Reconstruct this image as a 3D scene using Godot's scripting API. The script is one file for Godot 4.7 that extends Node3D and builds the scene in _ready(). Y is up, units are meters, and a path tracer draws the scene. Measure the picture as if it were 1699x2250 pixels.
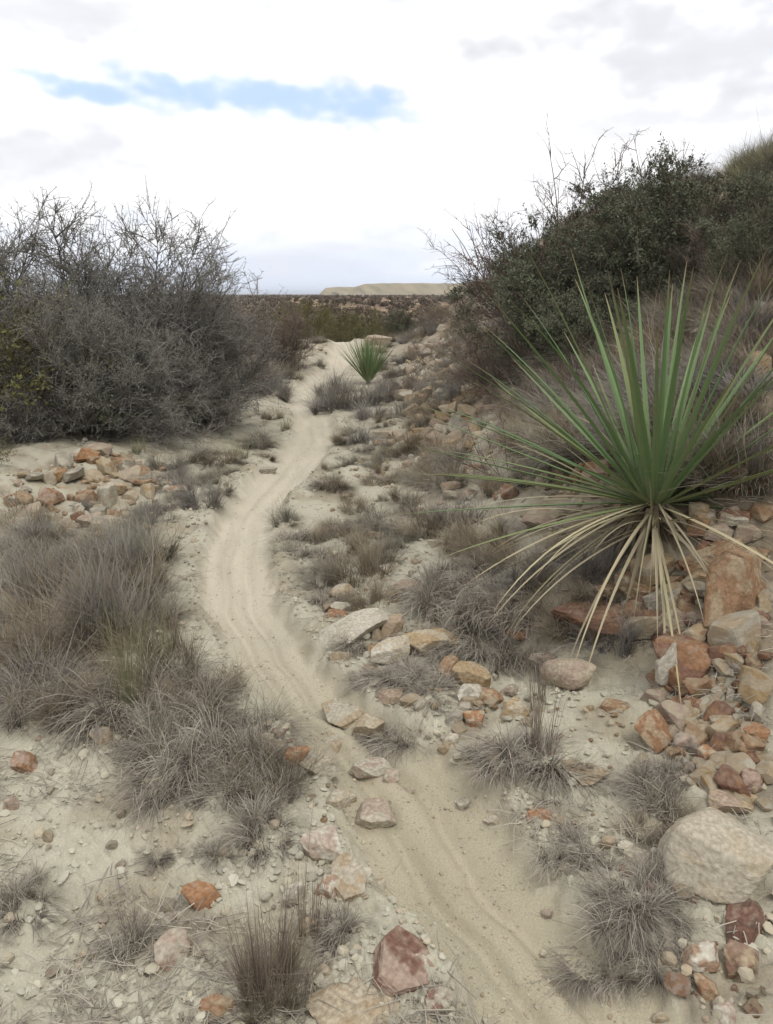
extends Node3D
# A desert footpath under an overcast sky: stones, dry grass, a yucca and thorny scrub on a bank.

class Mesher:
	var v := PackedVector3Array()
	var c := PackedColorArray()
	var ix := PackedInt32Array()

	# a twig: three sided, tapering from r0 to r1 along the points
	func tube(p: PackedVector3Array, r0: float, r1: float, col: Color) -> void:
		var n := p.size()
		var dir := (p[n - 1] - p[0]).normalized()
		var u := dir.cross(Vector3(0.31, 0.2, 0.93)).normalized()
		var w := dir.cross(u)
		var b := v.size()
		for i in n:
			var r := lerpf(r0, r1, float(i) / (n - 1))
			v.append(p[i] + u * r)
			v.append(p[i] + (w * 0.866 - u * 0.5) * r)
			v.append(p[i] - (w * 0.866 + u * 0.5) * r)
			c.append(col); c.append(col); c.append(col)
		for i in n - 1:
			for k in 3:
				var a := b + i * 3 + k
				var e := b + i * 3 + (k + 1) % 3
				ix.append(a); ix.append(e); ix.append(a + 3)
				ix.append(e); ix.append(e + 3); ix.append(a + 3)

	# a small folded leaf of two halves
	func leaflet(at: Vector3, dir: Vector3, size: float, wide: float, col: Color) -> void:
		var s := dir.cross(Vector3(0.4, 0.8, 0.3)).normalized()
		var up := s.cross(dir) * wide * 0.35
		var b := v.size()
		v.append(at); v.append(at + dir * size * 0.5 + s * wide + up); v.append(at + dir * size); v.append(at + dir * size * 0.5 - s * wide + up)
		for i in 4: c.append(col)
		ix.append(b); ix.append(b + 1); ix.append(b + 2)
		ix.append(b); ix.append(b + 2); ix.append(b + 3)

	# a blade of grass: a narrow strip along the points
	func blade(p: PackedVector3Array, wide: float, side: Vector3, c0: Color, c1: Color) -> void:
		var n := p.size()
		var b := v.size()
		for i in n:
			var t := float(i) / (n - 1)
			var k := wide * (1.0 - t * t * 0.85) * 0.5
			var col := c0.lerp(c1, t)
			v.append(p[i] + side * k); v.append(p[i] - side * k)
			c.append(col); c.append(col)
		for i in n - 1:
			var a := b + i * 2
			ix.append(a); ix.append(a + 1); ix.append(a + 2)
			ix.append(a + 1); ix.append(a + 3); ix.append(a + 2)

	func done(normals := PackedVector3Array()) -> ArrayMesh:
		var arrays := []
		arrays.resize(Mesh.ARRAY_MAX)
		arrays[Mesh.ARRAY_VERTEX] = v
		arrays[Mesh.ARRAY_COLOR] = c
		arrays[Mesh.ARRAY_INDEX] = ix
		if normals.size(): arrays[Mesh.ARRAY_NORMAL] = normals
		var m := ArrayMesh.new()
		m.add_surface_from_arrays(Mesh.PRIMITIVE_TRIANGLES, arrays)
		return m

var rng := RandomNumberGenerator.new()
var wide_noise := FastNoiseLite.new()
var lump_noise := FastNoiseLite.new()
var crust_noise := FastNoiseLite.new()
var stain_noise := FastNoiseLite.new()
var counts := {}
var mats := {}
var tufts := {}
var branches := {}
var ball: Mesher
var fine_ball: Mesher

# ---- the lay of the land: d is the distance ahead of the viewer's feet, x to the right
const TRAIL := [Vector3(0.00, 0.506, 0.200), Vector3(1.33, 0.406, 0.200), Vector3(1.51, 0.325, 0.209), Vector3(1.74, 0.179, 0.209), Vector3(2.03, 0.091, 0.224), Vector3(2.41, -0.097, 0.194), Vector3(2.73, -0.351, 0.153), Vector3(3.15, -0.540, 0.163), Vector3(3.68, -0.750, 0.183), Vector3(4.41, -0.896, 0.182), Vector3(5.45, -0.972, 0.194), Vector3(7.06, -0.854, 0.256), Vector3(8.24, -0.767, 0.223), Vector3(9.88, -0.929, 0.224), Vector3(11.60, -1.305, 0.240), Vector3(13.03, -1.329, 0.215), Vector3(16.13, -1.040, 0.284), Vector3(20.12, -0.974, 0.305), Vector3(23.76, -1.381, 0.332), Vector3(24.00, -1.300, 0.300), Vector3(30.00, -1.200, 0.300), Vector3(45.00, -3.000, 0.300)]
const FOOT := [Vector3(0.0, 1.00, 0), Vector3(1.4, 0.95, 0), Vector3(2.2, 0.92, 0), Vector3(2.7, 0.80, 0), Vector3(3.1, 0.45, 0), Vector3(3.6, 0.30, 0), Vector3(5.0, 0.35, 0), Vector3(8.0, 0.45, 0), Vector3(12.0, 0.45, 0), Vector3(20.0, 0.50, 0), Vector3(30.0, 0.60, 0)]

func table(t: Array, d: float) -> Vector2:
	var last: Vector3 = t[0]
	if d <= last.x: return Vector2(last.y, last.z)
	for q: Vector3 in t:
		if d <= q.x and q.x > last.x:
			var k := (d - last.x) / (q.x - last.x)
			k = k * k * (3.0 - 2.0 * k) * 0.5 + k * 0.5
			return Vector2(lerpf(last.y, q.y, k), lerpf(last.z, q.z, k))
		last = q
	return Vector2(last.y, last.z)

func sm(a: float, b: float, x: float) -> float:
	var t := clampf((x - a) / (b - a), 0.0, 1.0)
	return t * t * (3.0 - 2.0 * t)

func macro(x: float, d: float) -> float:
	var s := x - table(FOOT, d).x
	var h := 0.36 * (s + sqrt(s * s + 0.2))
	if h > 2.5: h = 2.5 + tanh(h - 2.5)
	h *= (1.0 - sm(22.0, 36.0, d)) * (0.35 + 0.65 * sm(1.2, 2.6, d))
	h += 0.22 * sm(-1.2, -3.2, x) * sm(4.0, 6.0, d) * (1.0 - sm(9.0, 16.0, d))
	return h + 0.28 * sm(14.0, 20.5, d) - 1.1 * sm(21.0, 34.0, d) + 0.8 * sm(60.0, 200.0, d)

# 1 on the trodden trail, 0 beside it
func trodden(x: float, d: float) -> float:
	if d > 40.0 or d < -3.0: return 0.0
	var t := table(TRAIL, d)
	var off := absf(x - t.x) + 0.05 * wide_noise.get_noise_2d(x * 9.0, d * 9.0 + 40.0)
	return 1.0 - sm(t.y * 0.85, t.y * 1.15 + 0.035, off)

func ground_height(x: float, d: float) -> float:
	var h := macro(x, d)
	var r := sqrt(x * x + d * d)
	if r < 60.0:
		var on := trodden(x, d)
		var off := 1.0 - on
		var t := table(TRAIL, d)
		h += off * (0.05 * wide_noise.get_noise_2d(x * 1.3, d * 1.3) + 0.022 * lump_noise.get_noise_2d(x, d)) + 0.012 * wide_noise.get_noise_2d(x * 2.0 + 70.0, d * 2.0)
		if r < 14.0:
			var cr := crust_noise.get_noise_2d(x, d)
			h += off * 0.022 * cr * (1.0 - r / 14.0) + 0.004 * lump_noise.get_noise_2d(x * 3.0, d * 3.0)
		h -= 0.06 * on
		# the grooves that tyres and rain left along the trail
		var across := (x - t.x) / maxf(t.y, 0.05)
		h -= on * 0.026 * exp(-pow((across + 0.35) / 0.15, 2.0)) + on * 0.022 * exp(-pow((across - 0.3) / 0.13, 2.0))
		var edge := (absf(x - t.x) - t.y * 1.3) / 0.09
		h += 0.022 * exp(-edge * edge) * (0.6 + 0.8 * wide_noise.get_noise_2d(x * 3.0, d * 3.0)) * float(d < 24.0)
	else:
		h += sm(60.0, 130.0, r) * 1.0 * maxf(0.0, wide_noise.get_noise_2d(x * 0.07, d * 0.07) - 0.05) * (1.0 - sm(400.0, 900.0, r))
	return h

func ground_color(x: float, d: float) -> Color:
	var r := sqrt(x * x + d * d)
	var n := wide_noise.get_noise_2d(x * 2.2 + 11.0, d * 2.2)
	var n2 := lump_noise.get_noise_2d(x * 0.7 + 31.0, d * 0.7)
	if r > 70.0:
		var far := Color(0.24, 0.17, 0.12).lerp(Color(0.42, 0.33, 0.21), sm(0.0, 0.5, wide_noise.get_noise_2d(x * 0.05, d * 0.12) + 0.1))
		return far.lerp(Color(0.20, 0.15, 0.10), sm(250.0, 800.0, r))
	var pale := Color(0.50, 0.477, 0.38)
	var earth := Color(0.25, 0.205, 0.145)
	var s := x - table(FOOT, d).x
	var c := pale.lerp(Color(0.385, 0.345, 0.257), sm(-0.15, 0.6, n))
	c = c.lerp(earth, sm(-0.1, 0.9, s + 0.5 * n) * 0.9)
	if r > 9.0 or x < -1.6: c = c.lerp(Color(0.34, 0.28, 0.21), 0.6 * sm(0.0, 0.4, n2 + 0.3 * sm(9.0, 16.0, r)))
	c = c.lerp(Color(0.25, 0.215, 0.175), 0.5 * sm(0.25, 0.6, n2 + 0.5 * n))
	var path := Color(0.452, 0.408, 0.302).lerp(Color(0.585, 0.535, 0.43), sm(2.0, 4.0, d))
	c = c.lerp(path * (1.0 + 0.06 * n + 0.16 * wide_noise.get_noise_2d((x - table(TRAIL, d).x) * 9.0, d * 0.8)), trodden(x, d) * 0.9)
	return c.lerp(Color(0.30, 0.23, 0.16), sm(24.0, 60.0, d) * 0.8)

func on_ground(x: float, d: float, sink := 0.0) -> Vector3:
	return Vector3(x, ground_height(x, d) - sink, -d)

# ---- naming
func numbered(called: String) -> String:
	var n: int = counts.get(called, 0)
	counts[called] = n + 1
	return called if n == 0 else "%s_%03d" % [called, n]

func tag(o: Node3D, label: String, category: String, group := "") -> void:
	o.set_meta("label", label)
	o.set_meta("category", category)
	if group: o.set_meta("group", group)

func place(o: Node3D, called: String, label: String, category: String, group := "") -> Node3D:
	o.name = numbered(called)
	tag(o, label, category, group)
	add_child(o)
	return o

func shape(m: Mesh, mat: Material) -> MeshInstance3D:
	var o := MeshInstance3D.new()
	o.mesh = m
	o.material_override = mat
	return o

func structure(o: Node3D, called: String) -> void:
	o.name = numbered(called)
	o.set_meta("kind", "structure")
	add_child(o)

# ---- materials
func noise_texture(kind: int, freq: float, octaves: int, seed_: int, low: Color, high: Color, size := 512) -> NoiseTexture2D:
	var n := FastNoiseLite.new()
	n.noise_type = kind
	n.frequency = freq
	n.fractal_octaves = octaves
	n.fractal_gain = 0.6
	n.seed = seed_
	var t := NoiseTexture2D.new()
	t.width = size; t.height = size
	t.seamless = true
	t.noise = n
	var g := Gradient.new()
	g.set_color(0, low); g.set_color(1, high)
	t.color_ramp = g
	return t

func matter(rough: float, grain: Texture2D, tile: float, relief: Texture2D = null, relief_cm := 0.0, world := false) -> StandardMaterial3D:
	var m := StandardMaterial3D.new()
	m.vertex_color_use_as_albedo = true
	m.roughness = rough
	m.metallic_specular = 0.2
	if grain:
		m.albedo_texture = grain
		m.uv1_triplanar = true
		m.uv1_world_triplanar = world
		m.uv1_scale = Vector3.ONE * tile
	if relief:
		m.heightmap_enabled = true
		m.heightmap_texture = relief
		m.heightmap_scale = relief_cm
	return m

# ---- stones
func unit_ball(times: int) -> Mesher:
	var m := Mesher.new()
	var t := (1.0 + sqrt(5.0)) / 2.0
	for p in [Vector3(-1, t, 0), Vector3(1, t, 0), Vector3(-1, -t, 0), Vector3(1, -t, 0), Vector3(0, -1, t), Vector3(0, 1, t), Vector3(0, -1, -t), Vector3(0, 1, -t), Vector3(t, 0, -1), Vector3(t, 0, 1), Vector3(-t, 0, -1), Vector3(-t, 0, 1)]:
		m.v.append(p.normalized())
	m.ix = PackedInt32Array([0, 11, 5, 0, 5, 1, 0, 1, 7, 0, 7, 10, 0, 10, 11, 1, 5, 9, 5, 11, 4, 11, 10, 2, 10, 7, 6, 7, 1, 8, 3, 9, 4, 3, 4, 2, 3, 2, 6, 3, 6, 8, 3, 8, 9, 4, 9, 5, 2, 4, 11, 6, 2, 10, 8, 6, 7, 9, 8, 1])
	for k in times:
		var mid := {}
		var ix := PackedInt32Array()
		for f in range(0, m.ix.size(), 3):
			var q := [m.ix[f], m.ix[f + 1], m.ix[f + 2]]
			var e := []
			for i in 3:
				var a: int = mini(q[i], q[(i + 1) % 3])
				var b: int = maxi(q[i], q[(i + 1) % 3])
				var key := a * 100000 + b
				if not mid.has(key):
					mid[key] = m.v.size()
					m.v.append((m.v[a] + m.v[b]).normalized())
				e.append(mid[key])
			ix.append_array(PackedInt32Array([q[0], e[0], e[2], q[1], e[1], e[0], q[2], e[2], e[1], e[0], e[1], e[2]]))
		m.ix = ix
	return m

const STONE := {
	"cream": Color(0.54, 0.475, 0.36), "white": Color(0.66, 0.63, 0.54), "tan": Color(0.46, 0.365, 0.245), "ochre": Color(0.44, 0.32, 0.175), "rust": Color(0.33, 0.185, 0.105),
	"red": Color(0.215, 0.115, 0.09), "grey": Color(0.34, 0.315, 0.27), "pink": Color(0.46, 0.355, 0.29), "pale": Color(0.54, 0.505, 0.415), "dark": Color(0.15, 0.095, 0.08), "orange": Color(0.42, 0.215, 0.11)}

# a broken stone: a ball cut by random planes; base and stain are its two colours
func stone_mesh(seed_: int, size: Vector3, base: String, stain: String, share: float, kind: String, fine := false) -> ArrayMesh:
	rng.seed = seed_ * 7919 + 13
	var src := fine_ball if fine else ball
	var cuts := []
	var around := 14 if kind == "round" else 7
	if kind == "boulder": around = 6
	for i in around:
		var a := TAU * (i + rng.randf_range(-0.3, 0.3)) / around
		var up := rng.randf_range(-0.45, 0.5) if kind != "slab" else rng.randf_range(-0.25, 0.25)
		cuts.append([Vector3(cos(a), up, sin(a)).normalized(), rng.randf_range(0.62, 0.98)])
	if kind == "round":
		for i in 8: cuts.append([Vector3(rng.randf_range(-1, 1), rng.randf_range(-1, 1), rng.randf_range(-1, 1)).normalized(), rng.randf_range(0.82, 0.97)])
	var tilt := 0.12 if kind == "slab" else 0.35
	if kind == "wedge": tilt = 0.75
	cuts.append([Vector3(rng.randf_range(-tilt, tilt), 1, rng.randf_range(-tilt, tilt)).normalized(), rng.randf_range(0.7, 0.85)])
	cuts.append([Vector3(rng.randf_range(-tilt, tilt), -1, rng.randf_range(-tilt, tilt)).normalized(), 0.8])
	for i in 3: cuts.append([Vector3(rng.randf_range(-1, 1), rng.randf_range(0.2, 1), rng.randf_range(-1, 1)).normalized(), rng.randf_range(0.72, 0.95)])
	var m := Mesher.new()
	m.ix = src.ix
	var cb: Color = STONE[base]
	var cs: Color = STONE[stain]
	var worn := 11.0 if kind == "round" else (19.0 if kind == "boulder" else 60.0)
	var off := Vector3(seed_ * 3.7, seed_ * 1.9, seed_ * 5.3)
	for q in src.v:
		var sum := 0.0
		for k in cuts:
			var dot: float = q.dot(k[0])
			if dot > 0.05: sum += pow(dot / k[1], worn)
		var r := minf(pow(sum, -1.0 / worn), 1.5)
		var bump := stain_noise.get_noise_3dv(q * 2.2 + off)
		var small := stain_noise.get_noise_3dv(q * 6.0 + off)
		r *= 1.0 + 0.035 * bump + (0.008 if kind == "boulder" else 0.02) * small
		m.v.append(q * r * size * 0.5)
		var k := sm(0.12, -0.12, stain_noise.get_noise_3dv(q * 0.9 + off) - (share - 0.5) * 0.7)
		var col := cb.lerp(cs, (1.0 - k) * 0.8)
		col = col.lerp(Color(0.42, 0.37, 0.285), 0.08 + 0.28 * sm(-0.1, 0.3, bump) * sm(0.0, 0.7, q.y))
		m.c.append(col * (1.0 + 0.16 * small + 0.12 * bump))
	return m.done()

var stone_count := 0

func stone(x: float, d: float, size: Vector3, yaw: float, base: String, stain: String, share: float, kind: String, label: String, lift := 0.0, lean := Vector2.ZERO) -> void:
	stone_count += 1
	var o := shape(stone_mesh(stone_count, size, base, stain, share, kind, size.length() > 0.16), mats.stone)
	o.position = on_ground(x, d) + Vector3(0, size.y * (0.21 + lift), 0)
	o.rotation = Vector3(lean.x, yaw, lean.y)
	place(o, "boulder" if size.length() > 0.4 else "rock", label, "boulder" if size.length() > 0.4 else "rock")

func rubble(points: Array, n: int, smallest: float, largest: float, kinds: Array, label: String, group: String, seed_: int) -> void:
	var protos := []
	var sorts := 6 if label == "" else 14
	for i in sorts:
		var k: Array = kinds[i % kinds.size()]
		protos.append(shape(stone_mesh(seed_ * 50 + i, Vector3(1.0, [0.62, 0.4, 0.75][i % 3], [0.8, 0.9, 0.65][i % 3]), k[0], k[1], 0.4, ["block", "slab", "wedge", "block", "round"][i % 5]), mats.stone))
	var area := PackedVector2Array(points)
	var box := Rect2(area[0], Vector2.ZERO)
	for p in area: box = box.expand(p)
	rng.seed = seed_
	var made := 0
	var heap := []
	for i in 14: heap.append([])
	while made < n:
		var p := box.position + Vector2(rng.randf(), rng.randf()) * box.size
		if not Geometry2D.is_point_in_polygon(p, area) or trodden(p.x, p.y) > 0.25: continue
		var s := lerpf(smallest, largest, pow(rng.randf(), 2.0))
		var tf := Transform3D(Basis.from_euler(Vector3(rng.randf_range(-0.4, 0.4), rng.randf() * TAU, rng.randf_range(-0.4, 0.4))) * Basis.from_scale(Vector3.ONE * s), on_ground(p.x, p.y) + Vector3(0, s * rng.randf_range(0.08, 0.24), 0))
		made += 1
		if label == "":
			heap[made % sorts].append(tf)
			continue
		var o: MeshInstance3D = protos[made % sorts].duplicate()
		o.transform = tf
		place(o, "rock", label, "rock", group)
	if label == "":
		var stones := []
		for i in sorts: stones.append(protos[i].mesh)
		loose_shares("loose_rubble", stones, mats.stone, heap, heap.map(func(_h): return []))
	for p in protos: p.free()

# ---- dry grass
# kinds: drooping grey hair, upright stalks, brown brush, low green-grey cushion, straw
const GRASS := {
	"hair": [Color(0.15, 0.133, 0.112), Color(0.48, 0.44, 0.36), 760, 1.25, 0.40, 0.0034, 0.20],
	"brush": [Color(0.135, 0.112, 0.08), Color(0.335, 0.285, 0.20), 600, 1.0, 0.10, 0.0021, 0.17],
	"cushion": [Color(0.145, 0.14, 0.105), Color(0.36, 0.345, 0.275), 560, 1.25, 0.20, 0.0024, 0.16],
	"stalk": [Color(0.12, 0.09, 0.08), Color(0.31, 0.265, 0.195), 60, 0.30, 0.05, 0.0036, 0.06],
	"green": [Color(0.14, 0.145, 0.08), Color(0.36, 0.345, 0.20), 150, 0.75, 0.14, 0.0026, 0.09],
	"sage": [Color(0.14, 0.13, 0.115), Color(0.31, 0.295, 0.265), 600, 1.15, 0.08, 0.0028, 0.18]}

func tuft_mesh(kind: String, seed_: int) -> ArrayMesh:
	rng.seed = seed_
	var k: Array = GRASS[kind]
	var low: Color = k[0]
	var high: Color = k[1]
	var m := Mesher.new()
	var wide_root := 0.22 if kind == "stalk" or kind == "green" else 0.34
	# a tuft is a handful of wisps, each combed its own way
	var wisps := []
	for i in 13:
		var wa := rng.randf() * TAU
		wisps.append([Vector3(cos(wa) * 1.25, 0, sin(wa) * 0.8) * sqrt(rng.randf()) * wide_root, wa + rng.randf_range(-1.3, 1.3), pow(rng.randf(), 0.7), rng.randf_range(0.55, 1.1), rng.randf()])
	for i in int(k[2]):
		var wisp: Array = wisps[int(13.0 * pow(rng.randf(), 1.4))]
		var az := rng.randf() * TAU
		var out: float = wisp[1] + rng.randfn(0.0, 0.55)
		var root: Vector3 = wisp[0] + Vector3(cos(az), 0, sin(az)) * rng.randf() * wide_root * 0.35
		var tilt: float = k[3] * clampf(wisp[2] + rng.randfn(0.0, 0.16), 0.0, 1.15)
		var way := Vector3(cos(out) * sin(tilt), cos(tilt), sin(out) * sin(tilt))
		var length: float = wisp[3] * rng.randf_range(0.6, 1.15) * (1.0 + 0.35 * float(rng.randf() < 0.1))
		var p := PackedVector3Array([root - Vector3(0, 0.06, 0)])
		var at := root
		var curl: Vector3 = Vector3(rng.randf_range(-1, 1), 0, rng.randf_range(-1, 1)) * k[6]
		for s in 6:
			p.append(at)
			way = (way + curl + Vector3(rng.randf_range(-1, 1), rng.randf_range(-1, 1), rng.randf_range(-1, 1)) * k[6] * 0.7 - Vector3(0, k[4] * s * 0.4, 0)).normalized()
			at += way * length / 6.0
			if at.y < 0.02:
				at.y = 0.02 + 0.04 * rng.randf()
				way.y = 0.0
		var tone := clampf(wisp[4] + rng.randfn(0.0, 0.3), 0.0, 1.0)
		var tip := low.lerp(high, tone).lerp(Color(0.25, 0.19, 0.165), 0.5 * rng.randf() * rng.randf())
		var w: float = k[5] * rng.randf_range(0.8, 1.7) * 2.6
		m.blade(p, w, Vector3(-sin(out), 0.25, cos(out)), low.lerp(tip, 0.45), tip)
	return m.done()

func grass_kind(kind: String) -> Array:
	if not tufts.has(kind):
		tufts[kind] = []
		for i in 5: tufts[kind].append(tuft_mesh(kind, kind.hash() % 10000 + i))
	return tufts[kind]

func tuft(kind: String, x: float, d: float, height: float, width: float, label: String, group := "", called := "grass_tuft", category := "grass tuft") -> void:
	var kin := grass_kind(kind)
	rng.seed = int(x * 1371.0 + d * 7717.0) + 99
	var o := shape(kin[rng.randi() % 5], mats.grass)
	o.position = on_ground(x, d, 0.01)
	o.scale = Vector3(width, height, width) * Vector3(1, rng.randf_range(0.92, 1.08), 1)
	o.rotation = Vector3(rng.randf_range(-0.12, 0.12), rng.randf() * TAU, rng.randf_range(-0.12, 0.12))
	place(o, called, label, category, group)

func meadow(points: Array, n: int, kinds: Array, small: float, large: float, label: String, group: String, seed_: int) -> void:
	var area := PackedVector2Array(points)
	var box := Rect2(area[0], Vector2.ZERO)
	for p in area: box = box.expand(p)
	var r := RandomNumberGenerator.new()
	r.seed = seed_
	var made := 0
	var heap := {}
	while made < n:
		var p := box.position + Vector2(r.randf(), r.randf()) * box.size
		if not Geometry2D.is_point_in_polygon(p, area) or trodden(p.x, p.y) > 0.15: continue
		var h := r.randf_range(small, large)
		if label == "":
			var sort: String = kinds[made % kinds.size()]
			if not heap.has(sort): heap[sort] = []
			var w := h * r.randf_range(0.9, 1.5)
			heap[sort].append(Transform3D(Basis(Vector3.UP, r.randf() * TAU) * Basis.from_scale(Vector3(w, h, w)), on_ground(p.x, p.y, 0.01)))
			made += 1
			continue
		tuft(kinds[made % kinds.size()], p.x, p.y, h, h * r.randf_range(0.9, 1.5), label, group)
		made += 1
	var strands := []
	var shares := []
	for sort: String in heap:
		for i in 3:
			strands.append(grass_kind(sort)[i])
			shares.append([])
			for t in heap[sort].size():
				if t % 3 == i: shares[-1].append(heap[sort][t])
	if strands.size(): loose_shares("dry_grass", strands, mats.grass, shares, shares.map(func(_h): return []))

# ---- shrubs
# kinds: [bark, twig, leaf colours (or none), leaves per twig, leaf size, side branches, kink, spurs, side length]
const WOOD := {
	"thorn": [Color(0.10, 0.088, 0.077), Color(0.225, 0.21, 0.19), Color(0.215, 0.235, 0.185), 3, 0.011, 26, 0.34, 2, 0.42],
	"bare": [Color(0.10, 0.07, 0.06), Color(0.17, 0.13, 0.115), Color(0, 0, 0), 0, 0.0, 10, 0.30, 1, 0.34],
	"leafy": [Color(0.085, 0.072, 0.06), Color(0.15, 0.125, 0.10), Color(0.11, 0.132, 0.085), 6, 0.026, 20, 0.26, 0, 0.40],
	"creosote": [Color(0.09, 0.07, 0.05), Color(0.14, 0.12, 0.07), Color(0.13, 0.135, 0.05), 5, 0.026, 14, 0.2, 0, 0.45],
	"brown": [Color(0.10, 0.075, 0.065), Color(0.20, 0.155, 0.13), Color(0.18, 0.165, 0.115), 2, 0.018, 18, 0.3, 2, 0.42]}

func wander(from: Vector3, dir: Vector3, length: float, n: int, kink: float, lift: float) -> PackedVector3Array:
	var p := PackedVector3Array([from])
	var at := from
	var way := dir
	for i in n:
		way = (way + Vector3(rng.randf_range(-kink, kink), rng.randf_range(-kink, kink) + lift, rng.randf_range(-kink, kink))).normalized()
		at += way * length / n
		p.append(at)
	return p

func along(p: PackedVector3Array, t: float) -> Vector3:
	var f := clampf(t, 0.0, 0.999) * (p.size() - 1)
	return p[int(f)].lerp(p[int(f) + 1], f - int(f))

func sideways(dir: Vector3, spread: float) -> Vector3:
	var q := Vector3(rng.randf_range(-1, 1), rng.randf_range(-1, 1), rng.randf_range(-1, 1))
	q = (q - dir * q.dot(dir)).normalized()
	return (dir * cos(spread) + q * sin(spread)).normalized()

# one branch, about one unit long, growing along +y, with its side branches, twigs, spurs and leaves
func branch_mesh(kind: String, seed_: int) -> ArrayMesh:
	rng.seed = seed_
	var k: Array = WOOD[kind]
	var m := Mesher.new()
	var kink: float = k[6]
	var main := wander(Vector3.ZERO, Vector3.UP, 1.0, 8, kink * 0.55, 0.04)
	m.tube(main, 0.0075, 0.0018, k[0])
	for i in int(k[5]):
		var t := rng.randf_range(0.16, 0.98)
		var dir := (along(main, t + 0.06) - along(main, t - 0.06)).normalized()
		var length: float = k[8] * rng.randf_range(0.45, 1.1) * (1.15 - t * 0.6)
		var side := wander(along(main, t), sideways(dir, rng.randf_range(0.45, 1.05)), length, 4, kink, 0.05)
		var tone: Color = (k[0] as Color).lerp(k[1], rng.randf())
		m.tube(side, 0.0032, 0.0011, tone)
		var n := 10 if kind != "bare" else 4
		for j in n:
			var u := rng.randf_range(0.1, 1.0)
			var from := along(side, u)
			var way := sideways((side[4] - side[0]).normalized(), rng.randf_range(0.4, 1.2))
			var twig := wander(from, way, rng.randf_range(0.05, 0.15), 2, kink * 1.2, 0.03)
			m.tube(twig, 0.0018, 0.0008, tone.lerp(k[1], rng.randf()))
			for s in int(k[7]):
				var at := along(twig, rng.randf())
				m.tube(PackedVector3Array([at, at + sideways(way, rng.randf_range(0.8, 1.5)) * rng.randf_range(0.012, 0.04)]), 0.0012, 0.0005, k[1])
			for s in int(k[3]):
				var leaf: Color = k[2]
				m.leaflet(along(twig, rng.randf()), sideways(way, rng.randf_range(0.3, 1.3)), k[4] * rng.randf_range(0.7, 1.3), k[4] * 0.24, leaf.lerp(Color(0.135, 0.105, 0.075), 0.7 * rng.randf() * rng.randf()) * rng.randf_range(0.6, 1.4))
	return m.done()

func bush(called: String, kind: String, x: float, d: float, height: float, flare: float, n: int, seed_: int, label: String, category := "bush", group := "", lean := Vector2.ZERO, low := 0.55) -> void:
	if not branches.has(kind):
		branches[kind] = []
		for i in 6: branches[kind].append(branch_mesh(kind, kind.hash() % 9000 + i * 17))
	var o := Node3D.new()
	o.position = on_ground(x, d, 0.04)
	place(o, called, label, category, group)
	var r := RandomNumberGenerator.new()
	r.seed = seed_
	for i in n:
		var b := shape(branches[kind][r.randi() % 6], mats.wood)
		b.name = "branch"
		var tilt := flare * pow(r.randf(), 0.75)
		var az := i * 2.39996 + r.randf_range(-0.5, 0.5)
		var long := height * lerpf(1.0, low + 0.3, tilt / 1.5) * r.randf_range(low, 1.05)
		var way := (Vector3(cos(az) * sin(tilt), cos(tilt), sin(az) * sin(tilt)) + Vector3(lean.x, 0, lean.y)).normalized()
		var q := Quaternion(Vector3.UP, way)
		b.basis = Basis(q) * Basis(Vector3.UP, r.randf() * TAU) * Basis.from_scale(Vector3.ONE * long)
		b.position = Vector3(cos(az), 0, sin(az)) * r.randf() * 0.10 * height * (0.4 + flare)
		o.add_child(b, true)

# ---- yuccas
# a stiff leaf of unit length along +y, channelled above, with a bend towards -z
func leaf_mesh(wide: float, bend: float, sag: float, root: Color, body: Color, edge: Color, tip: Color, twist := 0.0) -> ArrayMesh:
	var m := Mesher.new()
	var at := Vector3.ZERO
	var a := 0.0
	var n := 12
	for i in n + 1:
		var t := float(i) / n
		var w := wide * (0.72 + 0.28 * sin(minf(t * 2.6, 1.0) * PI * 0.5)) * pow(1.0 - t, 0.72) * 0.5 + 0.0008
		a = bend * t + sag * t * t
		if i: at += Vector3(0, cos(a), sin(a)) / n
		var up := Vector3(0, -sin(a), cos(a)) * -1.0
		var sd := Vector3(cos(twist * t), 0, sin(twist * t))
		var col := root.lerp(body, sm(0.02, 0.16, t)).lerp(tip, sm(0.86, 1.0, t))
		for e in [[-1.0, 0.30, edge], [0.0, -0.25, body], [1.0, 0.30, edge], [0.0, 0.02, body]]:
			m.v.append(at + sd * w * e[0] + up * w * e[1])
			m.c.append(col.lerp(e[2], 0.4 if t < 0.85 else 0.0))
	for i in n:
		for k in 4:
			var p := i * 4 + k
			var q := i * 4 + (k + 1) % 4
			m.ix.append_array(PackedInt32Array([p, q, p + 4, q, q + 4, p + 4]))
	return m.done()

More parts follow.
